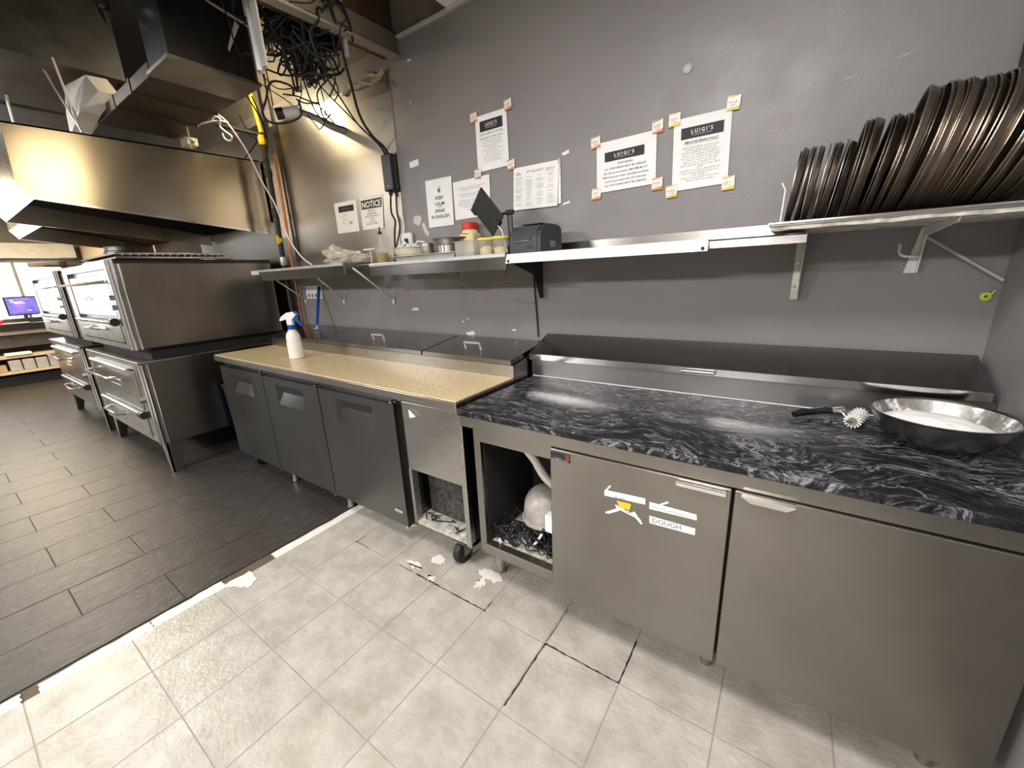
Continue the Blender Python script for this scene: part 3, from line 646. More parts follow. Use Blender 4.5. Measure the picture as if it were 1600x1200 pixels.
for k in range(60):
    x, y = 0.13 + rq.random() * 0.28, 0.075 + rq.random() * 0.13
    pts = [(x, y, 0.25 + rq.random() * 0.03)]
    for q in range(4): pts.append((min(0.43, max(0.11, pts[-1][0] + rq.uniform(-.06, .06))), min(0.24, max(0.07, pts[-1][1] + rq.uniform(-.04, .04))), 0.25 + rq.random() * 0.09))
    mb.tube(pts, rq.choice([0.0025, 0.003, 0.0045]), 6, smooth=6)
mb.build('wiring', 'cable', gu, kind='stuff')
mb = MB()
for k in range(14):
    x, y = 0.13 + rq.random() * 0.28, 0.07 + rq.random() * 0.1; s_ = rq.uniform(.008, .022)
    mb.box(-s_, s_, -s_ * .7, s_ * .7, -s_ * .4, s_ * .4, mat=Matrix.Translation((x, y, 0.252)) @ Matrix.Rotation(rq.random() * 3, 4, (rq.random(), rq.random(), 1)))
mb.build('debris', 'dirty_white', gu, kind='stuff')
MB().tube([(0.30, 0.09, 0.27), (0.33, 0.08, 0.31), (0.35, 0.09, 0.35)], 0.006, 6, smooth=3).build('white_wire', 'white_plastic', gu)
# tapes and sticker on the left granite-unit door (kept as parts of it)
def door_tape(pts, words, yy=0.0112):
    o = MB().prism([(a + gx, yy, b) for a, b in pts], (0, -0.0008, 0)).build('tape_label', 'paper', gu)
    if words:
        p0, p1, p3 = Vector(pts[0]), Vector(pts[1]), Vector(pts[3])
        mf = lambda u, v: ((p0 + (p1 - p0) * u + (p3 - p0) * v)[0] + gx, yy - 0.0014, (p0 + (p1 - p0) * u + (p3 - p0) * v)[1])
        m = MB(); v, f = text_geo(words[0], 1.0, 'LEFT', 0.01); w = max(a for a, b in v)
        vv = [m.bm.verts.new(mf(words[1] + a / w * words[2], words[3] + b * words[4])) for a, b in v]
        for q in f: m.bm.faces.new([vv[i] for i in q])
        m.build('handwriting', 'ink_grey', o)
door_tape([(-0.456, 0.668), (-0.317, 0.676), (-0.317, 0.698), (-0.456, 0.690)], ('NO', 0.27, 0.25, -0.45, 1.1))
door_tape([(-0.418, 0.645), (-0.345, 0.628), (-0.325, 0.612), (-0.412, 0.632)], ('IN', 0.45, 0.3, -0.1, 1.1))
door_tape([(-0.303, 0.665), (-0.161, 0.671), (-0.163, 0.690), (-0.304, 0.690)], None)
m = MB(); put_scribble(m, lambda a, b: (a + gx, 0.0098, b), -0.235, 0.673, 0.115, 0.007); m.build('faded_handwriting', 'ink_grey', gu)
door_tape([(-0.300, 0.613), (-0.163, 0.618), (-0.163, 0.641), (-0.302, 0.640)], ('DOUGH', 0.06, 0.65, 0.2, 0.9))
MB().prism([(-0.412 + gx, 0.0108, 0.662), (-0.362 + gx, 0.0108, 0.664), (-0.366 + gx, 0.0108, 0.640), (-0.400 + gx, 0.0108, 0.640)], (0, -0.002, 0)).build('yellow_tape', 'tape_yellow', gu)
for pts in ([(-0.452, 0.604), (-0.41, 0.632), (-0.40, 0.628), (-0.44, 0.602)], [(-0.35, 0.64), (-0.322, 0.603), (-0.327, 0.60), (-0.36, 0.632)], [(-0.452, 0.691), (-0.44, 0.71), (-0.432, 0.711), (-0.446, 0.691)], [(-0.272, 0.692), (-0.25, 0.708), (-0.244, 0.706), (-0.264, 0.692)]):
    MB().prism([(a + gx, 0.011, b) for a, b in pts], (0, -0.003, 0)).build('peeled_tape', 'paper_warm', gu)
st = MB().box(-0.664 + gx, -0.586 + gx, 0.0105, 0.012, 0.757, 0.789).build('sticker', 'ink', gu)
MB().box(-0.605 + gx, -0.588 + gx, 0.0095, 0.0105, 0.765, 0.787).build('red_panel', plain('dull_red_print', (0.20, 0.03, 0.02), 0.5), st)
m = MB(); mf = lambda a, b: (a + gx, 0.0094, b)
put_scribble(m, mf, -0.627, 0.7595, 0.066, 0.0045); put_scribble(m, mf, -0.635, 0.7675, 0.03, 0.0022); m.build('sticker_print', 'paper', st)
#@@REST
# ------------------------------------------------------------------ wall shelves
SY = -0.36
s1 = thing('wall_shelf', 'bare steel wall shelf with white ticket rail right of the printer', 'shelf', (-1.13, 0, 1.47))
MB().box(0.0, 1.148, SY, -0.003, 0.028, 0.034, bev=0.001).box(0.0, 1.148, SY, SY + 0.003, 0.004, 0.034).box(0.0, 1.148, -0.006, -0.003, 0.034, 0.092).build('shelf_plate', 'steel', s1)
MB().box(-0.005, 0.866, SY - 0.012, SY - 0.001, 0.024, 0.038, bev=0.003).prism([(-0.005, SY - 0.012, 0.026), (-0.005, SY - 0.022, -0.004), (-0.005, SY - 0.016, -0.004), (-0.005, SY - 0.006, 0.024)], (0.871, 0, 0)).build('ticket_rail', 'white_paint', s1)
for x in (0.012, 0.85): MB().lathe([(0.0, 0.0), (0.006, 0.0), (0.006, 0.004)], 10, (x, SY - 0.0205, 0.006), Matrix.Rotation(PI / 2, 4, 'X')).build('screw', 'black', s1)
def gusset(x, w, parent, mat, drop=0.2):
    m = MB().prism([(x, -0.004, 0.03), (x, SY + 0.02, 0.03), (x, SY + 0.05, 0.0), (x, -0.10, -0.06), (x, -0.035, -drop), (x, -0.004, -drop)], (0.004, 0, 0))
    m.box(x, x + w, -0.006, -0.002, -drop, 0.03)
    return m.build('bracket', mat, parent)
gusset(-0.025, -0.022, s1, 'black', 0.19); b = gusset(1.146, -0.022, s1, 'steel', 0.2)
for z in (-0.06, -0.15): MB().lathe([(0.0, 0.0), (0.005, 0.0), (0.005, 0.003)], 10, (1.135, -0.007, z), Matrix.Rotation(PI / 2, 4, 'X')).build('screw', 'chrome', s1)
s2 = thing('wall_shelf', 'cluttered steel wall shelf carrying pots, tubs and oil bottle', 'shelf', (-2.30, 0, 1.47))
MB().box(-0.0, 1.155, SY, -0.003, 0.038, 0.044, bev=0.001).box(0.13, 1.155, SY, SY + 0.003, -0.03, 0.044).build('shelf_plate', 'steel_lid', s2)
MB().box(0.13, 1.155, SY - 0.008, SY - 0.0005, 0.026, 0.046, bev=0.004).build('rolled_edge', 'zinc', s2)
MB().prism([(0.30, -0.004, 0.03), (0.30, -0.25, 0.03), (0.30, -0.20, -0.02), (0.30, -0.004, -0.03)], (0.004, 0, 0)).build('bracket', 'black', s2)
s3 = thing('wall_shelf', 'empty folding steel shelf nearest the ovens, on thin white braces', 'shelf', (-3.72, 0, 1.48))
MB().box(0.0, 1.30, SY, -0.003, 0.045, 0.051, bev=0.001).prism([(0.12, SY, 0.05), (1.28, SY, 0.05), (1.28, SY + 0.02, -0.03), (0.12, SY + 0.02, -0.03)], (0, 0.003, 0)).build('shelf_plate', 'steel_lid', s3)
MB().box(0.132, 1.298, SY - 0.008, SY - 0.0005, 0.036, 0.054, bev=0.004).build('rolled_edge', 'zinc', s3)
MB().box(0.0, 0.13, SY - 0.003, SY, 0.02, 0.052).box(-0.003, 0.0, SY, -0.004, 0.02, 0.052).build('end_cap', 'white_paint', s3)
MB().prism([(1.30, -0.02, 0.055), (1.30, SY - 0.02, 0.055), (1.30, SY - 0.01, -0.02), (1.30, -0.10, 0.02)], (0.016, 0, 0)).build('end_bracket', 'steel', s3)
for (xa, xb) in ((0.18, 0.125), (0.80, 0.70), (1.32, 1.31)):
    MB().tube([(xa, SY + 0.04, 0.02), (xb, -0.012, -0.205)], 0.006, 6).box(xb - 0.008, xb + 0.008, -0.016, -0.003, -0.235, -0.195).build('brace', 'white_paint', s3)

# tray shelf with the pizza pans
ts = thing('pan_shelf', 'pale sheet shelf carrying the row of round pizza pans', 'shelf', (0.24, 0, 1.53))
mb = MB(); P_ = []
for k in range(25): P_.append((-0.32 + 0.64 * k / 24 * 0.985, -0.40 + rr.uniform(-.002, .002)))
mb.prism([(-0.32, -0.392, -0.016)] + [(x, y, -0.016 + rr.uniform(-.002, .002)) for x, y in P_] + [(0.31, -0.005, -0.016), (-0.31, -0.005, -0.016)], (0, 0, 0.012))
mb.build('worn_underboard', 'dirty_white', ts)
MB().box(-0.325, 0.315, -0.405, -0.004, -0.004, 0.004, bev=0.002).tube([(-0.325, -0.404, 0.004), (0.315, -0.404, 0.004)], 0.005, 8).tube([(-0.325, -0.404, 0.004), (-0.325, -0.006, 0.004)], 0.004, 8).build('tray', 'steel', ts)
MB().prism([(0.105, -0.004, -0.014), (0.105, -0.38, -0.014), (0.105, -0.37, -0.028), (0.105, -0.05, -0.05), (0.105, -0.02, -0.17), (0.105, -0.004, -0.17)], (0.004, 0, 0)).prism([(0.075, -0.003, -0.17), (0.11, -0.003, -0.17), (0.112, -0.003, -0.02), (0.100, -0.003, -0.02)], (0, -0.004, 0)).build('bracket', 'white_paint', ts)
MB().tube([(0.105, -0.03, -0.115), (0.08, -0.05, -0.115), (0.05, -0.055, -0.105), (0.045, -0.055, -0.07)], 0.004, 6, smooth=4).build('hook', 'white_paint', ts)
MB().tube([(0.108, -0.03, -0.05), (0.312, -0.03, -0.20)], 0.0045, 6).build('brace_rod', 'off_white', ts)

def pan_obj(name, R, depth):
    m = MB()                                          # blackened inside opens towards -z, bronze outside
    m.mi = 1; m.lathe([(0.0, -0.002), (R * 0.4, -0.002), (R - depth * 0.85, -0.002), (R - depth * 0.7, -0.004), (R - 0.006, -depth)], 44)
    m.mi = 0; m.lathe([(R - 0.006, -depth), (R - 0.003, -depth - 0.003), (R, -depth - 0.002), (R + 0.001, -depth), (R - 0.001, -depth + 0.003), (R - depth * 0.35, -0.002), (R - depth * 0.55, 0.0), (R * 0.45, 0.0), (0.0, 0.0)], 44)
    bmesh.ops.remove_doubles(m.bm, verts=m.bm.verts[:], dist=1e-5)
    me = m.mesh(name); me.materials.append(M['pan']); me.materials.append(M['pan_black']); return me
ORD = ['first', 'second', 'third', 'fourth', 'fifth', 'sixth', 'seventh', 'eighth', 'ninth', 'tenth', 'eleventh', 'twelfth', 'thirteenth', 'fourteenth', 'fifteenth', 'sixteenth', 'seventeenth', 'eighteenth', 'nineteenth', 'twentieth', 'twenty-first', 'twenty-second', 'twenty-third', 'twenty-fourth']
def place_pan(me, x, R, lean, y, size, n, roll=0.0):
    o = bpy.data.objects.new('pizza_pan', me); COL.objects.link(o)
    o.rotation_euler = (0, PI / 2 + lean, roll)
    o.location = (x + (R + 0.002) * math.sin(lean), y, 1.5345 + (R + 0.002) * math.cos(lean) + 0.022 * math.sin(lean))
    return tag(o, 'dark round pizza pan, %s %s one from the left in the leaning row' % (ORD[n], size), 'pan', '%s pizza pans on the pan shelf' % size)
small = pan_obj('pizza_pan', 0.119, 0.013); med = pan_obj('pizza_pan', 0.143, 0.014); big = pan_obj('pizza_pan', 0.170, 0.016)
rp = random.Random(21)
for i, (x, a) in enumerate([(-0.038, 8), (-0.012, 6.5), (0.008, 7), (0.042, 8), (0.050, 8), (0.078, 9)]):
    place_pan(small, x, 0.119, math.radians(a), -0.205 + rp.uniform(-.012, .012), 'small', i)
for i, (x, a) in enumerate([(0.104, 8), (0.1125, 8.2), (0.121, 8.5), (0.1295, 8.7), (0.155, 10), (0.163, 10.2), (0.183, 10.6), (0.192, 11)]):
    place_pan(med, x, 0.143, math.radians(a), -0.21 + rp.uniform(-.01, .01), 'medium', i, rp.uniform(-.03, .03))
x = 0.207; nb = 0; gap = [0.0085, 0.017, 0.0085, 0.0085, 0.0085, 0.012, 0.0085, 0.0085, 0.017, 0.0085, 0.0085, 0.0155, 0.0085, 0.019, 0.0085, 0.022, 0.0085, 0.013, 0.0085, 0.0085, 0.02]
while x < 0.465 and nb < 22:
    place_pan(big, x, 0.170, math.radians(10.5 + (x - 0.207) * 26), -0.215 + rp.uniform(-.014, .014), 'large', nb, rp.uniform(-.035, .035))
    x += gap[nb % len(gap)]; nb += 1
# thin flat discs between the small pans
for i, (x, R, a, lab) in enumerate([(-0.047, 0.118, 5, 'thin bright flat pan disc, leftmost tall one in the pan row'), (-0.026, 0.122, 8, 'second thin bright flat disc from the left in the pan row'), (-0.006, 0.121, 5, 'third thin bright flat disc from the left in the pan row'), (0.025, 0.122, 6, 'fourth thin bright flat disc from the left in the pan row'), (0.060, 0.125, 8, 'fifth thin bright flat disc from the left in the pan row'), (0.092, 0.124, 9.5, 'sixth thin bright flat disc, against the first medium pan')]):
    me = MB().lathe([(0.0, 0.0), (R - 0.002, 0.0), (R, -0.001), (R, -0.0025), (R - 0.002, -0.0035), (0.0, -0.003)], 44).mesh('flat_pan'); me.materials.append(M['pan_black'])
    o = bpy.data.objects.new('flat_pan', me); COL.objects.link(o); lean = math.radians(a)
    o.rotation_euler = (0, PI / 2 + lean, 0); o.location = (x + R * math.sin(lean), -0.20, 1.5345 + R * math.cos(lean) + 0.004 * math.sin(lean)); tag(o, lab, 'pan')
    MB().tube([(R * math.cos(q), R * math.sin(q), -0.0015) for q in [2 * PI * k / 40 for k in range(41)]], 0.0020, 6).build('rim', 'worn_metal', o)
# small pan gripper at the very left
gp = thing('pan_gripper', 'small bright metal pan gripper with bent tip at the left end of the pans', 'gripper', (-0.064, -0.25, 1.5345))
MB().prism([(0.0, -0.02, 0.0), (0.0, 0.02, 0.0), (0.004, 0.014, 0.115), (0.004, -0.014, 0.115)], (0.003, 0, 0)).build('blade', 'steel', gp)
MB().prism([(0.004, -0.012, 0.115), (0.004, 0.012, 0.115), (-0.008, 0.008, 0.138), (-0.008, -0.008, 0.138)], (0.003, 0, 0)).build('bent_tip', 'chrome', gp)
# black board leaning behind the last pans
bb_ = thing('black_board', 'tall black board standing behind the right end of the pan row', 'board', (0.50, -0.045, 1.5345))
MB().box(-0.03, 0.05, -0.012, 0.012, 0.0, 0.53, bev=0.003).build('panel', 'black', bb_)
MB().box(-0.034, -0.03, -0.014, 0.014, 0.0, 0.53).build('edge_strip', 'rubber', bb_)

# ------------------------------------------------------------------ papers on the wall
def quadmap(c, y):
    (tl, tr, br, bl) = [Vector(p) for p in c]
    def f(u, v):                                     # u 0..1 left to right, v 0..1 bottom to top
        a = bl.lerp(br, u); b = tl.lerp(tr, u); p = a.lerp(b, v); return (p.x, y, p.y)
    return f
def sheet(label, c, mat='paper', name='paper_notice', curl=0.0):
    cx = sum(p[0] for p in c) / 4; cz = sum(p[1] for p in c) / 4
    c = [(p[0] - cx, p[1] - cz) for p in c]
    f = quadmap(c, 0.0)
    t = thing(name, label, 'notice', (cx, -0.005, cz))
    m = MB(); N = 6; g_ = {}
    for i in range(N + 1):
        for j in range(N + 1):
            p = Vector(f(i / N, j / N)); p.y = -curl * math.sin(PI * j / N) * 0.6 - (curl * (1 - j / N) ** 3)
            g_[i, j] = m.bm.verts.new(p)
    for i in range(N):
        for j in range(N): m.bm.faces.new((g_[i, j], g_[i + 1, j], g_[i + 1, j + 1], g_[i, j + 1]))
    m.build('sheet', mat, t)
    w = ((Vector(c[1]) - Vector(c[0])).length + (Vector(c[2]) - Vector(c[3])).length) / 2; h = (Vector(c[0]) - Vector(c[3])).length
    def mp(off):
        q = quadmap(c, 0.0)
        def f2(x, y):
            p = q(x / w, y / h); j = y / h; cc = -curl * math.sin(PI * min(1, max(0, j))) * 0.6 - curl * (1 - j) ** 3
            return (p[0], cc - off, p[2])
        return f2
    return t, w, h, mp
def head(t, w, h, mp, x0, x1, y0, y1, sub=True):
    m = MB(); put_rect(m, mp(0.0008), x0, x1, y0, y1); m.build('black_banner', 'ink', t)
    m = MB(); hh = y1 - y0
    put_text(m, "L U I G I ' S", mp(0.0014), (x0 + x1) / 2, y0 + hh * 0.42, hh * 0.48, wmax=(x1 - x0) * 0.50, bold=0.02)
    if sub: put_scribble(m, mp(0.0014), (x0 + x1) / 2, y0 + hh * 0.24, (x1 - x0) * 0.48, hh * 0.085)
    m.build('banner_lettering', 'paper', t)
def tapes(t, c0, c, kind, mp_unused=None, s=(0.046, 0.05)):
    cx = sum(p[0] for p in c0) / 4; cz = sum(p[1] for p in c0) / 4
    for i, (x, z) in enumerate(c):
        x -= cx; z -= cz
        a = rr.uniform(-0.08, 0.08)
        def mf(u, v, off=0.0): return (x + u * math.cos(a) - v * math.sin(a), -0.0028 - off, z + u * math.sin(a) + v * math.cos(a))
        w2, h2 = s[0] / 2, s[1] / 2
        o = MB().prism([mf(-w2, -h2), mf(w2, -h2), mf(w2, h2), mf(-w2, h2)], (0, -0.0004, 0)).build('printed_tape', 'tape_white', t)
        m = MB(); q = lambda u, v: mf(u, v, 0.0008)
        m.face([q(-w2, -h2), q(w2, -h2), q(w2, -h2 * 0.45), q(-w2, -h2 * 0.75)]); m.face([q(-w2, h2 * 0.72), q(w2 * 0.6, h2 * 0.86), q(w2 * 0.6, h2), q(-w2, h2 * 0.95)])
        m.build('stripe', 'tape_orange' if kind == 'o' else 'tape_yellow', o)
        m = MB(); put_scribble(m, q, -0.001, -h2 * 0.05, s[0] * 0.7, 0.010); put_scribble(m, q, 0.0, -h2 * 0.38, s[0] * 0.5, 0.006); m.build('tape_print', 'tape_grey', o)

P1 = [(-1.559, 2.258), (-1.348, 2.258), (-1.343, 1.984), (-1.559, 1.982)]
t, w, h, mp = sheet('portrait staff notice with black letterhead held by orange tape, highest on the wall', P1)
head(t, w, h, mp, 0.03, 0.185, 0.195, 0.247)
m = MB(); put_scribble(m, mp(0.0008), 0.108, 0.178, 0.155, 0.0095); put_scribble(m, mp(0.0008), 0.108, 0.158, 0.16, 0.0085)
m.build('heading', 'ink', t)
m = MB(); y = 0.144
for ww in (0.145, 0.115, 0.135, 0.075, 0.14, 0.085, 0.14, 0.12, 0.125, 0.125): put_scribble(m, mp(0.0008), 0.11, y, ww, 0.006); y -= 0.0112
m.build('small_print', 'ink_grey', t)
tapes(t, P1, [(-1.567, 2.258), (-1.336, 2.268), (-1.33, 1.985), (-1.56, 1.975)], 'o')
P2 = [(-0.842, 1.989), (-0.566, 1.993), (-0.56, 1.779), (-0.838, 1.775)]
t, w, h, mp = sheet('landscape staff drinks notice with black letterhead and orange tape at its corners', P2)
head(t, w, h, mp, 0.040, 0.225, 0.128, 0.168)
m = MB()
for i, (b, ww) in enumerate([('STAFF DRINKS', 0.072), ('ALL STAFF DRINKS MUST BE LABELLED', 0.195), ('All staff are permitted a MAXIMUM of 2', 0.205), ('FREE drinks per order. All additional drinks', 0.215), ('must be purchased with 25% discount', 0.195), ('ALL STAFF DRINKS MUST BE LABELLED', 0.195)]):
    put_text(m, b, mp(0.0008), 0.137, 0.110 - i * 0.0178, 0.0115, wmax=ww, bold=0.008)
m.build('lettering', 'ink', t)
tapes(t, P2, [(-0.846, 1.996), (-0.562, 2.003), (-0.553, 1.776), (-0.84, 1.774)], 'o')
P3 = [(-0.495, 2.011), (-0.277, 2.011), (-0.271, 1.738), (-0.489, 1.735)]
t, w, h, mp = sheet('portrait employee break policy notice held by yellow tape', P3)
head(t, w, h, mp, 0.030, 0.192, 0.195, 0.238)
m = MB(); put_text(m, 'EMPLOYEE BREAK POLICY', mp(0.0008), 0.110, 0.177, 0.012, wmax=0.130, bold=0.015); put_rect(m, mp(0.0008), 0.045, 0.175, 0.1735, 0.1745); m.build('heading', 'ink', t)
m = MB(); y = 0.158
for ww in (0.145, 0.12, 0.145, 0.145, 0.155, 0.135, 0.13, 0.155, 0.025, 0.16, 0.145, 0.06, 0.15, 0.11): put_scribble(m, mp(0.0008), 0.110, y, ww, 0.0064); y -= 0.0098
m.build('small_print', 'ink_grey', t)
tapes(t, P3, [(-0.493, 2.013), (-0.274, 2.024), (-0.268, 1.737), (-0.49, 1.736)], 'y')
P4 = [(-1.985, 2.001), (-1.765, 1.998), (-1.771, 1.725), (-1.986, 1.726)]
t, w, h, mp = sheet('keep calm notice in tall grey capitals with a small emblem', P4)
m = MB()
for b, y, sz, ww in (('KEEP', 0.158, 0.026, 0.066), ('CALM', 0.124, 0.026, 0.080), ('AND', 0.112, 0.010, 0.040), ('SPEAK', 0.083, 0.027, 0.086), ('IN ENGLISH', 0.050, 0.027, 0.150)):
    put_text(m, b, mp(0.0008), 0.108, y, sz, wmax=ww, bold=0.018)
m.build('lettering', 'ink', t)
m = MB(); f = mp(0.0008)
m.face([f(0.098, 0.212), f(0.106, 0.196), f(0.118, 0.196), f(0.124, 0.212), f(0.118, 0.220), f(0.104, 0.220)])
for k in range(3): m.face([f(0.100 + 0.009 * k, 0.223), f(0.106 + 0.009 * k, 0.223), f(0.106 + 0.009 * k, 0.231), f(0.103 + 0.009 * k, 0.228)])
m.build('emblem', 'ink_grey', t)
P5 = [(-1.757, 1.959), (-1.481, 1.962), (-1.485, 1.75), (-1.756, 1.748)]
t, w, h, mp = sheet('landscape notice of centred small print behind the black tablet', P5)
m = MB(); 
for y, ww in ((0.166, 0.20), (0.154, 0.13), (0.132, 0.19), (0.120, 0.15), (0.098, 0.19), (0.086, 0.21), (0.074, 0.20), (0.062, 0.13), (0.045, 0.08)): put_scribble(m, mp(0.0008), 0.14, y, ww, 0.0065)
m.build('small_print', 'ink_grey', t)
P6 = [(-1.316, 1.963), (-1.042, 1.959), (-1.051, 1.746), (-1.323, 1.753)]
t, w, h, mp = sheet('menu sheet in four columns of small print above the printer', P6, curl=0.006)
m = MB(); put_scribble(m, mp(0.0008), 0.135, 0.178, 0.10, 0.012); put_scribble(m, mp(0.0008), 0.035, 0.172, 0.03, 0.012); put_scribble(m, mp(0.0008), 0.225, 0.18, 0.055, 0.006); put_scribble(m, mp(0.0008), 0.225, 0.172, 0.05, 0.006); m.build('heading', 'ink', t)
m = MB()
for ci in range(4):
    y = 0.156
    while y > 0.015:
        put_scribble(m, mp(0.0008), 0.036 + 0.065 * ci, y, rt.uniform(0.022, 0.05), 0.0045); y -= rt.choice([0.0075, 0.0075, 0.0075, 0.017])
m.build('small_print', 'ink_grey', t)
m = MB().box(0.134, 0.150, -0.001, 0.0, -0.10, 0.11).build('clear_sleeve', 'clear_tape', t)
P7 = [(-2.972, 1.993), (-2.698, 1.988), (-2.704, 1.772), (-2.973, 1.777)]
t, w, h, mp = sheet('cream notice with black banner and faint sketch, left of the NOTICE sign', P7, 'paper_warm')
m = MB(); put_rect(m, mp(0.0008), 0.048, 0.235, 0.145, 0.187); m.build('black_banner', 'ink', t)
m = MB(); put_scribble(m, mp(0.0014), 0.14, 0.16, 0.09, 0.012); m.build('banner_lettering', 'ink_grey', t)
m = MB(); f = mp(0.0008)
for k in range(16):
    x0, y0 = rt.uniform(0.07, 0.125), 0.05 + k * 0.0055; put_rect(m, f, x0, x0 + rt.uniform(0.012, 0.035), y0, y0 + 0.0024)
put_rect(m, f, 0.165, 0.19, 0.055, 0.077); put_rect(m, f, 0.20, 0.206, 0.055, 0.077); m.build('sketch', plain('faint_print', (0.42, 0.38, 0.33), 0.7), t)
P8b = [(-2.45, 1.985), (-2.37, 1.975), (-2.39, 1.765), (-2.45, 1.765)]
P8 = [(-2.658, 1.991), (-2.40, 1.986), (-2.427, 1.769), (-2.657, 1.773)]
t, w, h, mp = sheet('sign with large NOTICE in a dark box above bold print', P8, 'paper_warm', curl=0.003)
m = MB(); f = mp(0.0008); put_rect(m, f, 0.012, 0.232, 0.137, 0.197); m.build('dark_box', 'ink', t)
m = MB(); put_text(m, 'NOTICE', mp(0.0014), 0.122, 0.147, 0.055, wmax=0.20, bold=0.025); m.build('banner_lettering', 'paper_warm', t)
m = MB()
for y, ww in ((0.118, 0.08), (0.100, 0.11), (0.083, 0.16), (0.066, 0.06), (0.049, 0.08), (0.032, 0.15)): put_scribble(m, mp(0.0008), 0.125, y, ww, 0.0125)
m.build('lettering', 'ink', t)
o = bx('paper_scrap', 'paper', None, -0.03, 0.03, -0.0008, 0.0, -0.09, 0.09); o.location = (-2.395, -0.002, 1.86); tag(o, 'blank white paper strip peeping from behind the NOTICE sign', 'paper')
o = bx('paper_scrap', 'paper', None, -0.04, 0.04, -0.0012, 0.0, -0.018, 0.018); o.location = (-2.07, -0.001, 2.115); o.rotation_euler = (0, -0.08, 0); tag(o, 'small white torn label on the wall right of the black adapter', 'paper')
# tape remnants and paint damage
def scrap(name, pts, mat, label, cat, y=-0.0006, th=0.0012):
    cx = sum(p[0] for p in pts) / len(pts); cz = sum(p[1] for p in pts) / len(pts)
    o = MB().prism([(a - cx, 0, b - cz) for a, b in pts], (0, -th, 0)).build(name, mat, None, (cx, y, cz)); return tag(o, label, cat)
scrap('tape_remnant', [(-2.17, 1.80), (-2.13, 1.775), (-2.12, 1.81), (-2.06, 1.81), (-2.05, 1.78), (-2.08, 1.745), (-2.11, 1.76)], 'film', 'crumpled yellowed tape stuck to the wall left of the keep calm notice', 'tape')
scrap('tape_remnant', [(-2.055, 1.755), (-2.03, 1.765), (-2.01, 1.72), (-1.99, 1.69), (-2.005, 1.67), (-2.04, 1.71)], 'clear_tape', 'torn lower tail of yellowed tape beside the keep calm notice bottom corner', 'tape')
scrap('tape_remnant', [(-1.03, 1.985), (-0.99, 1.995), (-0.985, 1.98), (-1.02, 1.972)], 'tape_white', 'pale tape scrap on the wall above the menu sheet right corner', 'tape')
scrap('tape_remnant', [(-1.02, 1.755), (-0.985, 1.762), (-0.985, 1.752), (-1.03, 1.745)], 'tape_white', 'pale tape strip under the menu sheet right corner', 'tape')
scrap('tape_remnant', [(-2.96, 2.02), (-2.80, 2.03), (-2.74, 2.06), (-2.75, 2.01), (-2.96, 1.995)], 'clear_tape', 'clear tape over the top of the cream notice', 'tape')
scrap('tape_remnant', [(-2.60, 2.01), (-2.47, 2.04), (-2.44, 2.0), (-2.60, 1.995)], 'clear_tape', 'clear tape over the top of the NOTICE sign', 'tape')
for i, (x, z, r, lab) in enumerate([(-2.20, 1.205, 0.022, 'white paint chip on the wall above the longest lid'), (-1.70, 1.055, 0.024, 'white paint chip along the back of the rightmost beige-table lid'), (-1.76, 1.13, 0.007, 'tiny paint chip, left of two above the rightmost beige-table lid'), (-1.72, 1.15, 0.006, 'tiny paint chip, right of two above the rightmost beige-table lid'), (-1.36, 1.09, 0.010, 'pale scuff on the wall left of the hanging black wall cable'), (-2.48, 2.33, 0.016, 'bright dent on the steel wall sheet beside the cables'), (-2.05, 2.45, 0.006, 'white speck on the grey wall near the bulkhead'), (-2.03, 2.66, 0.010, 'paint chip just under the bulkhead end')]):
    pts = [(x + r * rr.uniform(.6, 1.3) * math.cos(a * PI / 5) * 1.5, z + r * rr.uniform(.4, 1.1) * math.sin(a * PI / 5) * 0.8) for a in range(10)]
    scrap('paint_chip', pts, 'white_paint', lab, 'paint chip')
o = MB().lathe([(0.0, -0.006), (0.008, -0.005), (0.015, -0.002), (0.018, 0.0)], 16, (0, 0, 0), Matrix.Rotation(-PI / 2, 4, 'X')).build('plaster_patch', 'off_white', None, (-0.454, -0.004, 2.189)); tag(o, 'round plaster bump on the grey wall above the break policy notice', 'patch')
for i, (pts, lab) in enumerate([([(0.03, 2.006), (0.07, 2.016), (0.10, 2.017), (0.115, 2.025), (0.10, 2.0195), (0.07, 2.019)], 'faint white scratch on the wall, left one above the pans'), ([(0.17, 2.035), (0.22, 2.044), (0.26, 2.063), (0.22, 2.0475)], 'faint white scratch on the wall, middle one above the pans')]):
    scrap('wall_scratch', pts, 'off_white', lab, 'scratch', th=0.0006)
hk = thing('wall_anchor', 'lime green round anchor on the wall near the right corner', 'anchor', (0.528, -0.001, 1.278))
MB().lathe([(0.005, 0.0), (0.014, 0.0), (0.014, 0.008), (0.005, 0.010), (0.005, 0.0)], 16, (0, 0, 0), Matrix.Rotation(PI / 2, 4, 'X')).build('ring', 'green_yellow', hk)
MB().tube([(0.008, -0.008, 0), (0.016, -0.016, 0.022)], 0.0025, 6).build('prong', 'green_yellow', hk)

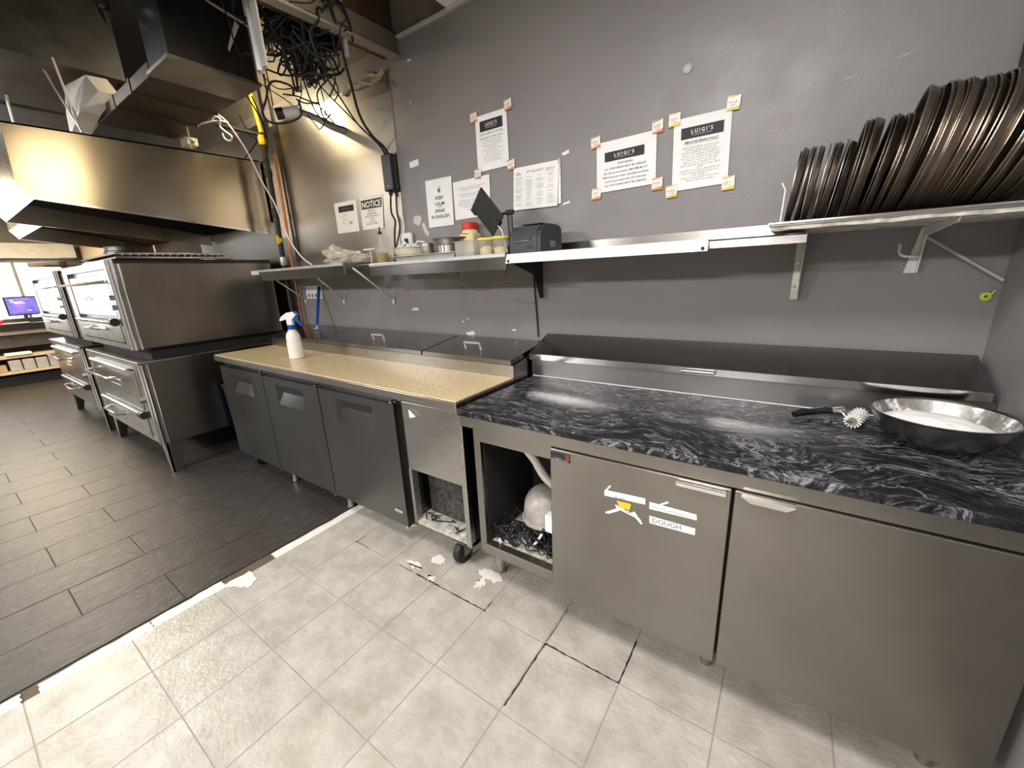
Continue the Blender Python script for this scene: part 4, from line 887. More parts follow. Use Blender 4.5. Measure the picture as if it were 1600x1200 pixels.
# ------------------------------------------------------------------ things on the shelves
ZS = 1.5145
pr = thing('receipt_printer', 'dark grey receipt printer on the shelf end below the menu sheet', 'printer', (-1.075, -0.20, ZS - 0.0095), (0, 0, 0.0))
prof = [(-0.115, 0.0), (-0.115, 0.075), (-0.105, 0.105), (-0.07, 0.128), (0.0, 0.138), (0.07, 0.138), (0.10, 0.12), (0.10, 0.0)]
MB().prism([(-0.075, y, z) for y, z in prof], (0.15, 0, 0)).build('housing', 'printer', pr)
MB().prism([(0.075, y * 0.97, z * 0.96) for y, z in prof], (0.018, 0, 0)).build('side_cover', 'printer', pr)
MB().box(-0.055, 0.045, -0.118, -0.112, 0.062, 0.080).build('paper_slot', 'black', pr)
MB().box(-0.05, 0.04, -0.122, -0.112, 0.056, 0.061).build('tear_bar', 'chrome', pr)
MB().box(0.02, 0.05, -0.117, -0.112, 0.025, 0.04).build('button_panel', 'black', pr)
MB().box(0.093, 0.0945, -0.02, 0.03, 0.03, 0.06).build('rating_label', 'tape_grey', pr)
MB().box(-0.055, 0.055, -0.04, 0.06, 0.137, 0.142, bev=0.002).build('lid', 'printer', pr)
# two tubs with yellow lids
for i, (x, lab) in enumerate([(-1.315, 'left of two clear deli tubs with yellow lids beside the tablet arm'), (-1.225, 'right of two clear deli tubs with yellow lids, beside the printer')]):
    t = thing('deli_tub', lab, 'tub', (x, -0.285, ZS + 0.0005), group='yellow lidded tubs')
    MB().lathe([(0.0, 0.0), (0.035, 0.0), (0.037, 0.004), (0.043, 0.072), (0.0435, 0.074)], 24).build('cup', 'clear', t)
    MB().lathe([(0.0, 0.072), (0.045, 0.072), (0.046, 0.074), (0.046, 0.082), (0.042, 0.083), (0.0, 0.081)], 24).build('tub_lid', 'yellow', t)
    MB().lathe([(0.0, 0.003), (0.033, 0.004), (0.037, 0.03), (0.02, 0.045 - 0.01 * i), (0.0, 0.04)], 20).build('filling', 'cheese', t)
t = thing('food_pan', 'clear plastic food pan in front of the red-lidded jar', 'container', (-1.425, -0.28, ZS + 0.0005))
m = MB()
for (x0, x1, y0, y1) in ((-0.062, -0.059, -0.05, 0.05), (0.059, 0.062, -0.05, 0.05), (-0.062, 0.062, -0.053, -0.05), (-0.062, 0.062, 0.05, 0.053)): m.box(x0, x1, y0, y1, 0.0, 0.075)
m.box(-0.062, 0.062, -0.053, 0.053, 0.0, 0.003).box(-0.068, 0.068, -0.06, -0.052, 0.073, 0.077).box(-0.068, 0.068, 0.052, 0.06, 0.073, 0.077).build('pan_body', 'clear', t)
MB().lathe([(0.0, 0.0035), (0.045, 0.0035), (0.03, 0.018), (0.0, 0.024)], 16, (0.01, 0, 0)).build('filling', plain('pale_green_leaf', (0.35, 0.40, 0.16), 0.6, var=0.3, scale=40), t)
t = thing('spice_jar', 'cheese shaker jar with red screw cap and hand grips', 'jar', (-1.61, -0.052, ZS + 0.0005))
MB().box(-0.058, 0.058, -0.045, 0.045, 0.0, 0.145, bev=0.02).lathe([(0.05, 0.14), (0.045, 0.158), (0.04, 0.165)], 20).build('jar_body', 'cheese', t)
MB().lathe([(0.044, 0.162), (0.046, 0.164), (0.046, 0.198), (0.042, 0.202), (0.0, 0.202)], 24).build('cap', 'red', t)
MB().lathe([(0.0, 0.0), (0.02, 0.002), (0.026, 0.008)], 18, (-0.02, -0.046, 0.075), Matrix.Rotation(PI / 2, 4, 'X') @ Matrix.Diagonal((0.7, 1.6, 1, 1))).build('hand_grip', 'off_white', t)
t = thing('sauce_pot', 'stacked steel inset pots beside the red-lidded jar', 'pot', (-1.655, -0.195, ZS + 0.0210))
t.scale = (1.12, 1.12, 1.05)
MB().lathe([(0.0, 0.0), (0.058, 0.0), (0.062, 0.004), (0.062, 0.05), (0.066, 0.052), (0.072, 0.078), (0.078, 0.080), (0.079, 0.083), (0.07, 0.083)], 28).build('pot_body', 'steel', t)
MB().lathe([(0.079, 0.083), (0.079, 0.087), (0.0, 0.089)], 28).tube([(0.078, -0.02, 0.084), (0.10, -0.02, 0.086), (0.10, 0.02, 0.086), (0.078, 0.02, 0.084)], 0.003, 6).build('pot_rim', 'black', t)
t = thing('sauce_pot', 'small bright steel pot tucked left of the larger stacked pots', 'pot', (-1.805, -0.215, ZS + 0.0210))
MB().lathe([(0.0, 0.0), (0.036, 0.0), (0.038, 0.004), (0.038, 0.055), (0.041, 0.057), (0.041, 0.075), (0.037, 0.075), (0.036, 0.01), (0.0, 0.008)], 24).build('pot_body', 'steel', t)
o = tag(MB().lathe([(0.0, 0.0), (0.022, 0.0), (0.022, 0.07), (0.012, 0.08), (0.0, 0.08)], 16).build('red_bottle', 'red', None, (-1.46, -0.17, ZS + 0.0005)), 'small red bottle half hidden behind the clear food pan', 'bottle')
t = thing('sheet_tray', 'pale sheet tray lying on the cluttered shelf under the pots', 'tray', (-1.735, -0.205, ZS + 0.0005))
MB().prism([(-0.26, -0.11, 0.030), (-0.235, -0.10, 0.0), (0.21, -0.10, 0.0), (0.232, -0.11, 0.030)], (0, 0.003, 0)).prism([(-0.26, 0.13, 0.030), (-0.235, 0.12, 0.0), (0.21, 0.12, 0.0), (0.232, 0.13, 0.030)], (0, -0.003, 0)).box(-0.25, 0.225, -0.105, 0.125, 0.017, 0.020).box(-0.27, -0.25, -0.122, 0.14, 0.028, 0.031).box(0.22, 0.24, -0.122, 0.14, 0.028, 0.031).box(-0.27, 0.24, -0.124, -0.106, 0.028, 0.031).box(-0.27, 0.24, 0.124, 0.142, 0.028, 0.031).build('tray_body', 'off_white', t)
t = thing('bread_basket', 'cream plastic tub full of white paper liners', 'tub', (-2.05, -0.122, ZS + 0.0005))
MB().lathe([(0.0, 0.0), (0.085, 0.0), (0.092, 0.005), (0.095, 0.045), (0.1, 0.048), (0.105, 0.085), (0.112, 0.087), (0.112, 0.090), (0.1, 0.090), (0.088, 0.008), (0.0, 0.008)], 28).build('tub_body', 'cream', t)
m = MB(); rl = random.Random(4)
for k in range(12):
    x, y = rl.uniform(-.06, .06), rl.uniform(-.06, .06); m.box(-0.03, 0.03, -0.025, 0.025, -0.006, 0.006, mat=Matrix.Translation((x, y, 0.085 + rl.random() * 0.025)) @ Matrix.Rotation(rl.uniform(-.7, .7), 4, (rl.random(), rl.random(), rl.random())))
m.build('paper_liners', 'paper', t, kind='stuff')
t = thing('oil_bottle', 'glass oil bottle with dark spout, half full of golden oil', 'bottle', (-2.145, -0.275, ZS + 0.0005))
MB().lathe([(0.0, 0.0), (0.035, 0.0), (0.037, 0.004), (0.037, 0.075), (0.033, 0.095), (0.014, 0.125), (0.012, 0.165), (0.014, 0.168), (0.014, 0.175)], 24).build('glass_body', 'bottle_glass', t)
MB().lathe([(0.0, 0.003), (0.034, 0.003), (0.0355, 0.006), (0.0355, 0.064), (0.0, 0.064)], 24).build('oil', 'oil', t)
MB().lathe([(0.0, 0.172), (0.012, 0.172), (0.013, 0.185), (0.006, 0.19), (0.004, 0.215), (0.0, 0.215)], 12).build('spout', 'black', t)
t = thing('tamper', 'clear T-shaped plastic scraper leaning upright beside the oil bottle', 'tool', (-2.405, -0.16, ZS + 0.0005))
MB().tube([(0.0, 0, 0.003), (-0.005, 0.0, 0.10)], 0.006, 8).build('stem', 'film', t)
MB().box(-0.065, 0.055, -0.012, 0.012, 0.10, 0.11, bev=0.003).build('blade', 'white_plastic', t)
# crumpled plastic bag
bm_ = MB(); r_ = bmesh.ops.create_icosphere(bm_.bm, subdivisions=4, radius=1.0)
from mathutils import noise as _n
for v in bm_.bm.verts:
    p = v.co.copy(); d = 1 + 0.38 * _n.fractal(p * 2.6, 1.0, 2.0, 4) + 0.13 * _n.noise(p * 8)
    hgt = 0.052 + 0.028 * math.exp(-((p.x + 0.55) / 0.35) ** 2)
    v.co = Vector((p.x * 0.23 * d, p.y * 0.09 * d, max(0.0, (p.z * d * hgt + hgt * 0.8))))
o = bm_.build('plastic_bag', 'film', None, (-2.68, -0.17, 1.5320)); tag(o, 'crumpled clear plastic bag lying on the shelf near the ovens', 'bag')
o.data.shade_flat() if hasattr(o.data, 'shade_flat') else None
# tablet on a clamp arm
tb = thing('tablet_holder', 'black tablet tilted on a clamp arm above the yellow-lidded tubs', 'tablet', (-1.185, -0.25, 1.5040))
MB().box(-0.018, 0.018, -0.02, 0.02, 0.0, 0.05, bev=0.004).build('clamp', 'black', tb)
MB().tube([(-0.008, 0, 0.04), (-0.014, 0, 0.20)], 0.0055, 8).build('arm', 'black', tb)
MB().tube([(0.012, 0, 0.04), (0.006, 0, 0.20)], 0.0055, 8).build('arm', 'black', tb)
MB().tube([(0.018, 0, 0.204), (-0.02, 0, 0.204)], 0.012, 12).tube([(-0.02, 0, 0.204), (-0.06, -0.015, 0.198)], 0.007, 8).build('joint', 'black', tb)
Ru = Vector((0.125, 0.0, -0.145)).normalized(); Rv = Vector((0.077, -0.03, 0.073)).normalized(); Rv = (Rv - Ru * Rv.dot(Ru)).normalized(); Rn = Ru.cross(Rv).normalized()
mt = Matrix((Ru, Rv, Rn)).transposed().to_4x4(); mt.translation = Vector((-0.125, -0.02, 0.217))
MB().box(-0.098, 0.098, -0.066, 0.066, -0.005, 0.005, bev=0.004, mat=mt).build('tablet', 'rubber', tb)
MB().box(-0.055, -0.095, -0.074, -0.064, -0.008, 0.008, bev=0.002, mat=mt).box(0.10, 0.075, -0.01, 0.03, -0.014, 0.012, bev=0.003, mat=mt).build('grip', 'rubber', tb)
MB().tube([(-0.06, -0.03, 0.15), (-0.03, -0.035, 0.12), (-0.01, -0.04, 0.06), (-0.002, -0.035, 0.02)], 0.0025, 6, smooth=5).build('cord', 'white_plastic', tb)

# ------------------------------------------------------------------ things on the wall
ad = thing('power_adapter', 'long black power adapter fixed on the wall edge between the cables', 'adapter', (-2.275, -0.004, 2.09))
MB().box(-0.045, 0.045, -0.05, 0.0, -0.11, 0.11, bev=0.008).build('housing', 'black', ad)
MB().tube([(-0.01, -0.025, -0.11), (-0.01, -0.028, -0.135)], 0.012, 10).build('cord_gland', 'rubber', ad)
MB().box(-0.004, 0.004, -0.0515, -0.05, -0.085, -0.078).build('status_lamp', 'paper', ad)
t = thing('wall_outlet', 'white double outlet plate under the shelf nearest the ovens', 'outlet', (-3.45, -0.001, 1.335))
MB().box(-0.125, 0.125, -0.008, 0.0, -0.052, 0.06, bev=0.003).build('plate', 'white_plastic', t)
for k in range(4): MB().box(-0.095 + 0.055 * k, -0.065 + 0.055 * k, -0.010, -0.007, -0.04, -0.01).build('socket', 'tape_grey', t)
t = thing('wall_charger', 'white plug-in unit on the wall behind the cream tub', 'charger', (-2.19, -0.001, 1.665))
MB().box(-0.052, 0.052, -0.03, 0.0, -0.05, 0.05, bev=0.018).build('case', 'white_plastic', t)
MB().box(-0.012, 0.025, -0.034, -0.029, -0.005, 0.012, bev=0.003).build('socket', 'black', t)
MB().tube([(0.005, -0.033, 0.0), (0.03, -0.045, -0.02), (0.045, -0.05, -0.06), (0.04, -0.05, -0.12)], 0.007, 8, smooth=4).build('plug_cord', 'black', t)
sq = thing('squeegee', 'blue tool handle leaning on the wall in front of the outlet', 'tool', (-3.224, -0.164, 1.046))
MB().tube([(-0.117, 0.146, 0.339), (-0.115, 0.143, 0.33), (-0.008, 0.010, 0.03)], [0.008, 0.0125, 0.0115], 10).build('handle', 'blue', sq)
MB().tube([(-0.008, 0.010, 0.03), (0.0, 0.0, 0.008)], 0.008, 8).box(-0.03, 0.02, -0.012, 0.004, 0.001, 0.010, bev=0.002).build('metal_foot', 'zinc', sq)
def cable(name, label, pts, r, mat='cable', group=None, cat='cable', smooth=6):
    p0 = Vector(pts[0]); o = MB().tube([Vector(p) - p0 for p in pts], r, 8, smooth=smooth).build(name, mat, None, p0); return tag(o, label, cat, group)
cable('power_cable', 'thickest black cable dropping from the ceiling to the wall adapter', [(-2.05, -0.5, 2.95), (-2.09, -0.45, 2.784), (-2.147, -0.38, 2.665), (-2.191, -0.31, 2.492), (-2.237, -0.24, 2.362), (-2.241, -0.17, 2.277), (-2.223, -0.1, 2.22), (-2.265, -0.03, 2.195)], 0.0075)
cable('power_cable', 'black cable from the tangled bundle to the wall adapter', [(-2.42, -0.40, 2.66), (-2.374, -0.35, 2.574), (-2.365, -0.27, 2.483), (-2.324, -0.19, 2.342), (-2.264, -0.11, 2.25), (-2.285, -0.03, 2.197)], 0.0045)
cable('power_cable', 'thin black cable nearest the security camera, joining the adapter', [(-2.45, -0.38, 2.63), (-2.436, -0.35, 2.543), (-2.365, -0.24, 2.407), (-2.33, -0.13, 2.312), (-2.325, -0.02, 2.229), (-2.33, -0.012, 2.10), (-2.325, -0.01, 1.97)], 0.0035)
cable('power_cable', 'left black cord running down from the adapter behind the oil bottle', [(-2.285, -0.03, 1.979), (-2.303, -0.03, 1.859), (-2.274, -0.03, 1.795), (-2.292, -0.03, 1.727), (-2.299, -0.04, 1.60), (-2.299, -0.05, 1.53)], 0.006)
cable('power_cable', 'right black cord running down from the adapter to the shelf', [(-2.235, -0.03, 1.979), (-2.246, -0.03, 1.853), (-2.234, -0.03, 1.771), (-2.249, -0.03, 1.711), (-2.27, -0.05, 1.62), (-2.27, -0.05, 1.53)], 0.005)
cable('loose_cable', 'thin dark cord looping below the cluttered shelf', [(-1.513, -0.3, 1.50), (-1.513, -0.3, 1.457), (-1.493, -0.3, 1.389), (-1.428, -0.3, 1.351), (-1.355, -0.3, 1.343), (-1.269, -0.3, 1.361), (-1.193, -0.3, 1.425), (-1.17, -0.3, 1.49)], 0.0028, 'wood')
cable('loose_cable', 'black cord running down the wall below the printer to the lids', [(-1.21, -0.008, 1.49), (-1.206, -0.008, 1.37), (-1.195, -0.008, 1.193), (-1.187, -0.008, 1.06)], 0.004)
cable('white_cable', 'long white cable slanting from the pipes down to the shelf', [(-3.70, -0.40, 2.66), (-3.543, -0.4, 2.581), (-3.375, -0.375, 2.359), (-3.286, -0.35, 2.139), (-3.214, -0.325, 1.982), (-3.164, -0.3, 1.757), (-3.079, -0.275, 1.615), (-2.989, -0.25, 1.545)], 0.005, 'white_plastic')
cable('white_cable', 'white cable stretched level from the hood top to the pipe', [(-4.434, -0.4, 2.704), (-4.056, -0.375, 2.668), (-3.8, -0.35, 2.645), (-3.72, -0.3, 2.63)], 0.006, 'white_plastic')
cable('white_cable', 'curled loose end of white cable hanging by the pipes', [(-3.856, -0.35, 2.666), (-3.793, -0.35, 2.673), (-3.722, -0.35, 2.636), (-3.753, -0.35, 2.6), (-3.689, -0.35, 2.552), (-3.605, -0.35, 2.501), (-3.639, -0.35, 2.478), (-3.714, -0.35, 2.506), (-3.736, -0.35, 2.549)], 0.006, 'white_plastic')
cable('hanging_rod', 'short white rod standing above the hood end panel', [(-3.94, -0.5, 2.66), (-3.95, -0.5, 2.46)], 0.006, 'white_paint', cat='rod', smooth=0)
cable('hanging_rod', 'long white rod crossing over another above the hood', [(-4.557, -1.1, 3.036), (-3.96, -1.1, 2.43)], 0.007, 'white_paint', cat='rod', smooth=0)
cable('hanging_rod', 'shorter white rod crossing under the long one above the hood', [(-4.15, -1.1, 2.90), (-3.98, -1.1, 2.44)], 0.007, 'white_paint', cat='rod', smooth=0)
cable('hanging_rod', 'pale rod at the far left above the hood front', [(-5.158, -1.2, 3.051), (-5.332, -1.2, 2.43)], 0.009, 'white_paint', cat='rod', smooth=0)
# pipes at the wall
cable('gas_pipe', 'yellow gas pipe rising beside the hood to the ceiling', [(-3.737, -0.08, 3.3), (-3.737, -0.08, 2.871), (-3.69, -0.08, 2.60)], 0.018, 'yellow_pipe', cat='pipe', smooth=0)
gp_ = thing('gas_pipe', 'dark iron pipe with yellow valves running down between hood and shelf', 'pipe', (-3.70, -0.08, 0.95))
MB().tube([(0.0, 0, 1.65), (0.01, 0, 1.36), (0.0, 0, 1.0), (-0.02, 0, 0.70), (-0.03, 0, 0.0)], 0.020, 10).build('riser', 'pipe_dark', gp_)
MB().tube([(0, 0, 1.64), (-0.19, -0.24, 1.70)], 0.017, 10).build('branch', 'pipe_dark', gp_)
for z, mm in ((1.60, 'yellow_pipe'), (1.05, 'pipe_dark'), (0.66, 'worn_metal'), (0.84, 'yellow_pipe'), (1.36, 'pipe_dark')):
    MB().tube([(0.0 - 0.02 * (z < 0.9), 0, z - 0.035), (0.0 - 0.02 * (z < 0.9), 0, z), (-0.02 * (z < 0.9), 0, z + 0.035)], [0.026, 0.032, 0.026], 10).build('fitting', mm, gp_)
cable('copper_pipe', 'bare copper pipe running down the wall beside the iron pipe', [(-3.64, -0.03, 2.45), (-3.64, -0.04, 1.968), (-3.66, -0.04, 1.60), (-3.66, -0.04, 1.0)], 0.011, 'copper', cat='pipe', smooth=0)
cable('conduit', 'thin grey conduit on the steel wall right of the copper pipe', [(-3.62, -0.02, 3.2), (-3.60, -0.02, 2.503), (-3.60, -0.02, 1.6)], 0.009, 'pipe_dark', cat='conduit', smooth=0)
for k, pts in enumerate([[(-3.95, -0.1, 2.78), (-3.85, -0.1, 2.62), (-3.75, -0.1, 2.55), (-3.95, -0.12, 2.46)], [(-3.5, -0.2, 2.78), (-3.6, -0.1, 2.64), (-3.72, -0.05, 2.52)], [(-3.40, -0.3, 2.75), (-3.55, -0.15, 2.68), (-3.66, -0.06, 2.58), (-3.7, -0.06, 2.45)]]):
    cable('loose_wire', ['dark wire curling behind the white cable above the hood', 'dark wire arching from the yellow pipe toward the ducts', 'second dark wire arching under the duct toward the pipes'][k], pts, 0.005)
# security camera
cc = thing('security_camera', 'small white security camera with black lens hood on the steel wall', 'camera', (-2.88, -0.28, 2.515))
cd = Vector((-0.55, -0.75, -0.20)).normalized()
MB().tube([Vector((0, 0, 0)) - cd * 0.05, cd * 0.05], 0.031, 16).build('camera_body', 'white_plastic', cc)
MB().tube([cd * 0.048, cd * 0.095], 0.034, 16).build('lens_hood', 'black', cc)
MB().tube([-cd * 0.04, (0.10, 0.10, -0.03), (0.14, 0.2, -0.07), (0.15, 0.277, -0.08)], [0.018, 0.02, 0.024, 0.026], 10, smooth=4).build('bracket', 'worn_metal', cc)
cable('camera_lead', 'thin lead looping from the security camera to the cable bundle', [(-2.80, -0.22, 2.50), (-2.716, -0.225, 2.417), (-2.64, -0.25, 2.37), (-2.55, -0.26, 2.40), (-2.478, -0.3, 2.475), (-2.44, -0.35, 2.60)], 0.003)
cable('camera_lead', 'short lead rising from the security camera into the bundle', [(-2.84, -0.25, 2.55), (-2.74, -0.27, 2.60), (-2.62, -0.35, 2.66)], 0.003)

# ------------------------------------------------------------------ ceiling clutter
tg = MB(); rc = random.Random(9)
def blob():
    while True:
        p = Vector((rc.uniform(-1, 1), rc.uniform(-1, 1), rc.uniform(-1, 1)))
        if p.length < 1: return p
for k in range(230):
    c = Vector((-2.35 + rc.gauss(0, 0.10), -0.50 + rc.gauss(0, 0.07), 2.80 + rc.gauss(0, 0.13))); R = rc.uniform(0.05, 0.13)
    a = blob().normalized(); b = a.orthogonal().normalized(); e = a.cross(b); pts = []
    n = rc.randint(5, 9); st_ = rc.random() * 6
    for q in range(n):
        an = st_ + q * 0.8; pts.append(c + (b * math.cos(an) + e * math.sin(an) * rc.uniform(.5, 1.1)) * R + blob() * 0.02)
    tg.tube([p - Vector((-2.5, -0.5, 2.8)) for p in pts], rc.choice([0.004, 0.005, 0.006]), 6, smooth=4)
for k in range(16):
    x, y = -2.38 + rc.gauss(0, 0.04), -0.42 + rc.gauss(0, 0.03); z1 = 2.50 + rc.random() * 0.12
    pts = [(x - 0.05, y, 2.85), (x, y, 2.70), (x + rc.uniform(-.03, .03), y, (z1 + 2.7) / 2), (x + rc.uniform(-.05, .05), y, z1), (x + rc.uniform(-.06, .06), y, z1 + 0.05), (x + rc.uniform(-.03, .03), y, 2.72)]
    tg.tube([Vector(p) - Vector((-2.5, -0.5, 2.8)) for p in pts], 0.004, 6, smooth=4)
o = tg.build('cable_tangle', 'cable', None, (-2.5, -0.5, 2.8), kind='stuff'); tag(o, 'big tangle of black cables hanging from the open ceiling', 'cables')
tie = tag(MB().tube([(0.02 * math.cos(q * .5), 0.008 * q / 6, 0.03 * math.sin(q * .5)) for q in range(7)], 0.006, 6).build('cable_tie', 'white_plastic', None, (-2.47, -0.66, 2.72)), 'white tie around the middle of the cable tangle', 'tie')
t = thing('hanging_channel', 'bright steel channel hanging left of the black cable tangle', 'channel', (-2.19, -0.78, 2.405))
MB().prism([(-0.055, 0.02, 0), (-0.055, -0.02, 0), (-0.03, -0.028, 0), (-0.02, -0.01, 0), (0.0, -0.01, 0), (0.01, -0.028, 0), (0.04, -0.02, 0), (0.04, -0.012, 0), (0.012, -0.02, 0), (0.004, -0.002, 0), (-0.022, -0.002, 0), (-0.034, -0.02, 0), (-0.048, -0.013, 0), (-0.048, 0.02, 0)], (-0.02, 0, 1.15)).build('channel', 'zinc', t)
t = thing('hanging_channel', 'slim steel channel right of the black cable tangle', 'channel', (-2.16, -0.34, 2.60))
MB().box(-0.012, 0.012, -0.012, 0.012, 0.0, 1.0).build('channel', 'zinc', t)
o = tag(MB().prism([(0, 0, 0), (0.33, 0.12, -0.02), (0.31, 0.12, 0.10), (0.0, 0.0, 0.16)], (-0.006, 0.012, 0)).build('mounting_plate', 'black', None, (-2.50, -0.46, 2.655)), 'black metal plate behind the cable tangle', 'plate')
cable('strap', 'pale strap stretched above the dark duct to the steel channel', [(-2.95, -0.7, 3.02), (-2.767, -0.7, 2.894), (-2.50, -0.66, 2.72)], 0.007, 'off_white', cat='strap', smooth=0)
o = tag(MB().prism([(0.13, 0, 0.06), (0.10, 0, 0.09), (-0.02, 0, 0.01), (-0.02, 0, -0.01), (0.09, 0, 0.04)], (0, 0.003, 0)).build('torn_flap', 'off_white', None, (-2.66, -0.7, 2.66)), 'pale torn flap dangling left of the steel channel', 'flap')
for k, (pts, lab) in enumerate([([(-3.022, -0.5, 2.72), (-2.9, -0.4, 2.62), (-2.95, -0.25, 2.60), (-3.04, -0.15, 2.60)], 'thin wire running under the dark duct toward the camera'), ([(-2.6, -0.6, 2.75), (-2.68, -0.55, 2.62), (-2.62, -0.5, 2.52), (-2.45, -0.45, 2.50)], 'thin wire drooping below the steel channel'), ([(-2.40, -0.4, 2.9), (-2.3, -0.5, 2.83), (-2.2, -0.55, 2.85), (-2.08, -0.5, 2.95)], 'thin dark wire draped in front of the bulkhead board')]):
    cable('loose_wire', lab, pts, 0.003)
# ducts
t = thing('air_duct', 'dark vertical duct trunk coming down beside the cable tangle', 'duct', (-2.86, -0.7, 2.6))
MB().box(-0.30, 0.0, -0.22, 0.22, 0.0, 1.0, bev=0.006).build('trunk', 'galv', t)
MB().box(-0.31, 0.012, -0.235, 0.235, -0.006, 0.012).build('flange', 'worn_metal', t)
t = thing('air_duct', 'flat brown duct run just above the hood', 'duct', (-3.17, -0.68, 2.6))
MB().box(-1.15, 0.0, -0.24, 0.22, 0.0, 0.07, bev=0.004).build('run', 'galv_brown', t)
for x in (-0.35, -0.70): MB().box(x - 0.012, x + 0.012, -0.245, 0.225, -0.008, 0.075).build('seam', 'galv_brown', t)
t = thing('air_duct', 'wide dark duct crossing under the ceiling at the far left', 'duct', (-4.25, -0.95, 2.92))
MB().box(-3.5, 0.0, -0.42, 0.22, 0.0, 0.5, bev=0.006).build('run', 'galv_brown', t)
for x in (-0.02, -1.2): MB().box(x - 0.03, x + 0.03, -0.435, 0.235, -0.012, 0.51).build('seam', 'galv', t)
t = thing('air_duct', 'long dark duct near the ceiling above the wide left duct', 'duct', (-3.5, -1.75, 3.25))
MB().box(-4.0, 0.0, -0.28, 0.3, 0.0, 0.3, bev=0.006).build('run', 'galv', t)
t = thing('duct_panel', 'bright white duct panel above the hood beside the crossing rods', 'panel', (-4.42, -0.93, 2.60))
MB().prism([(-0.36, -0.06, 0.0), (0.30, -0.12, 0.0), (0.42, -0.02, 0.12), (0.36, -0.05, 0.22), (-0.05, -0.08, 0.25), (-0.30, -0.06, 0.14)], (0.02, 0.10, 0)).build('panel', 'white_paint', t)
MB().prism([(0.12, -0.125, 0.02), (0.14, -0.125, 0.02), (0.10, -0.11, 0.22), (0.08, -0.11, 0.22)], (0, -0.005, 0)).build('seam', 'wood', t)
o = tag(MB().box(-0.9, 0, -0.02, 0.02, 0, 0.05, bev=0.004).build('hood_rail', 'white_paint', None, (-4.4, -1.38, 2.47)), 'pale rail lying along the front top of the hood', 'rail')
t = thing('junction_box', 'small cream junction box on the hood top near the duct', 'box', (-4.10, -0.45, 2.505))
MB().box(-0.06, 0.06, -0.04, 0.04, 0, 0.055, bev=0.005).build('box', 'cream', t); MB().tube([(0.06, 0, 0.03), (0.10, 0, 0.03)], 0.015, 8).build('connector', 'worn_metal', t)
for k, x in enumerate((-0.9, -1.9)):
    pass
t = thing('steel_clip', 'bright steel bracket hanging from the ceiling above the far ducts', 'bracket', (-3.30, -1.0, 2.92))
MB().box(-0.05, -0.02, -0.03, 0.02, 0.0, 0.5).box(0.05, 0.08, -0.03, 0.02, 0.05, 0.5).prism([(-0.05, -0.03, 0.0), (0.01, -0.03, 0.0), (0.02, -0.03, -0.09)], (0, 0.004, 0)).build('bracket', 'chrome', t)

# ------------------------------------------------------------------ on the worktops
sp = thing('spray_bottle', 'white spray bottle with blue trigger and collar on the beige worktop', 'bottle', (-2.80, -0.585, 0.9190), (0, 0, 0.45))
MB().lathe([(0.0, 0.0), (0.044, 0.0), (0.048, 0.005), (0.048, 0.11), (0.044, 0.125), (0.046, 0.145), (0.040, 0.168), (0.022, 0.195), (0.018, 0.205)], 24).build('bottle_body', 'spray_body', sp)
MB().lathe([(0.022, 0.198), (0.024, 0.200), (0.024, 0.226), (0.020, 0.230), (0.0, 0.230)], 20).build('collar', 'blue', sp)
MB().prism([(-0.018, -0.013, 0.228), (0.018, -0.013, 0.228), (0.020, -0.013, 0.262), (0.060, -0.013, 0.300), (0.050, -0.013, 0.318), (-0.010, -0.013, 0.312), (-0.055, -0.013, 0.285), (-0.072, -0.013, 0.262), (-0.060, -0.013, 0.258), (-0.02, -0.013, 0.270)], (0, 0.026, 0)).build('spray_head', 'white_plastic', sp)
MB().prism([(0.022, -0.008, 0.268), (0.052, -0.008, 0.302), (0.066, -0.008, 0.290), (0.062, -0.008, 0.262), (0.090, -0.008, 0.225), (0.078, -0.008, 0.222), (0.045, -0.008, 0.256)], (0, 0.016, 0)).prism([(0.045, -0.014, 0.300), (0.064, -0.014, 0.308), (0.066, -0.014, 0.322), (0.048, -0.014, 0.318)], (0, 0.028, 0)).build('trigger', 'blue', sp)
M['bowl_steel'] = steel('bowl_steel', (0.30, 0.29, 0.28), 0.30, (40, 40, 2), 0.35, 0.02, aniso=0.0)
def floury():
    m, nt, b = new_mat('flour_dusted_steel')
    n = nd(nt, 'ShaderNodeTexNoise', Scale=22.0, Detail=7.0, Roughness=0.7); nt.links.new(coords(nt, (1, 1, 0.6)), n.inputs['Vector'])
    nt.links.new(ramp(nt, n.outputs['Fac'], [(0.40, (0.30, 0.29, 0.28)), (0.52, (0.42, 0.40, 0.385)), (0.60, (0.85, 0.84, 0.82))]), b.inputs['Base Color'])
    mt_ = nd(nt, 'ShaderNodeMapRange'); nt.links.new(n.outputs['Fac'], mt_.inputs[0]); mt_.inputs[1].default_value = 0.5; mt_.inputs[2].default_value = 0.6; mt_.inputs[3].default_value = 0.7; mt_.inputs[4].default_value = 0.0
    nt.links.new(mt_.outputs[0], b.inputs['Metallic']); b.inputs['Roughness'].default_value = 0.45
    return m
M['floury_steel'] = floury()
bw = thing('mixing_bowl', 'large dented steel mixing bowl of flour on the black granite', 'bowl', (0.392, -0.420, 0.8865))
MB().lathe([(0.0, 0.0), (0.07, 0.0), (0.085, 0.004), (0.115, 0.025), (0.140, 0.058), (0.151, 0.088), (0.155, 0.091), (0.157, 0.094), (0.154, 0.096), (0.149, 0.091)], 48).build('bowl_body', 'bowl_steel', bw)
MB().lathe([(0.0, 0.003), (0.083, 0.007), (0.112, 0.028), (0.137, 0.060), (0.1495, 0.0912)][::-1], 48).build('bowl_inside', 'floury_steel', bw)
fm = MB(); fr_ = random.Random(2); N = 20
for i in range(8):
    pass
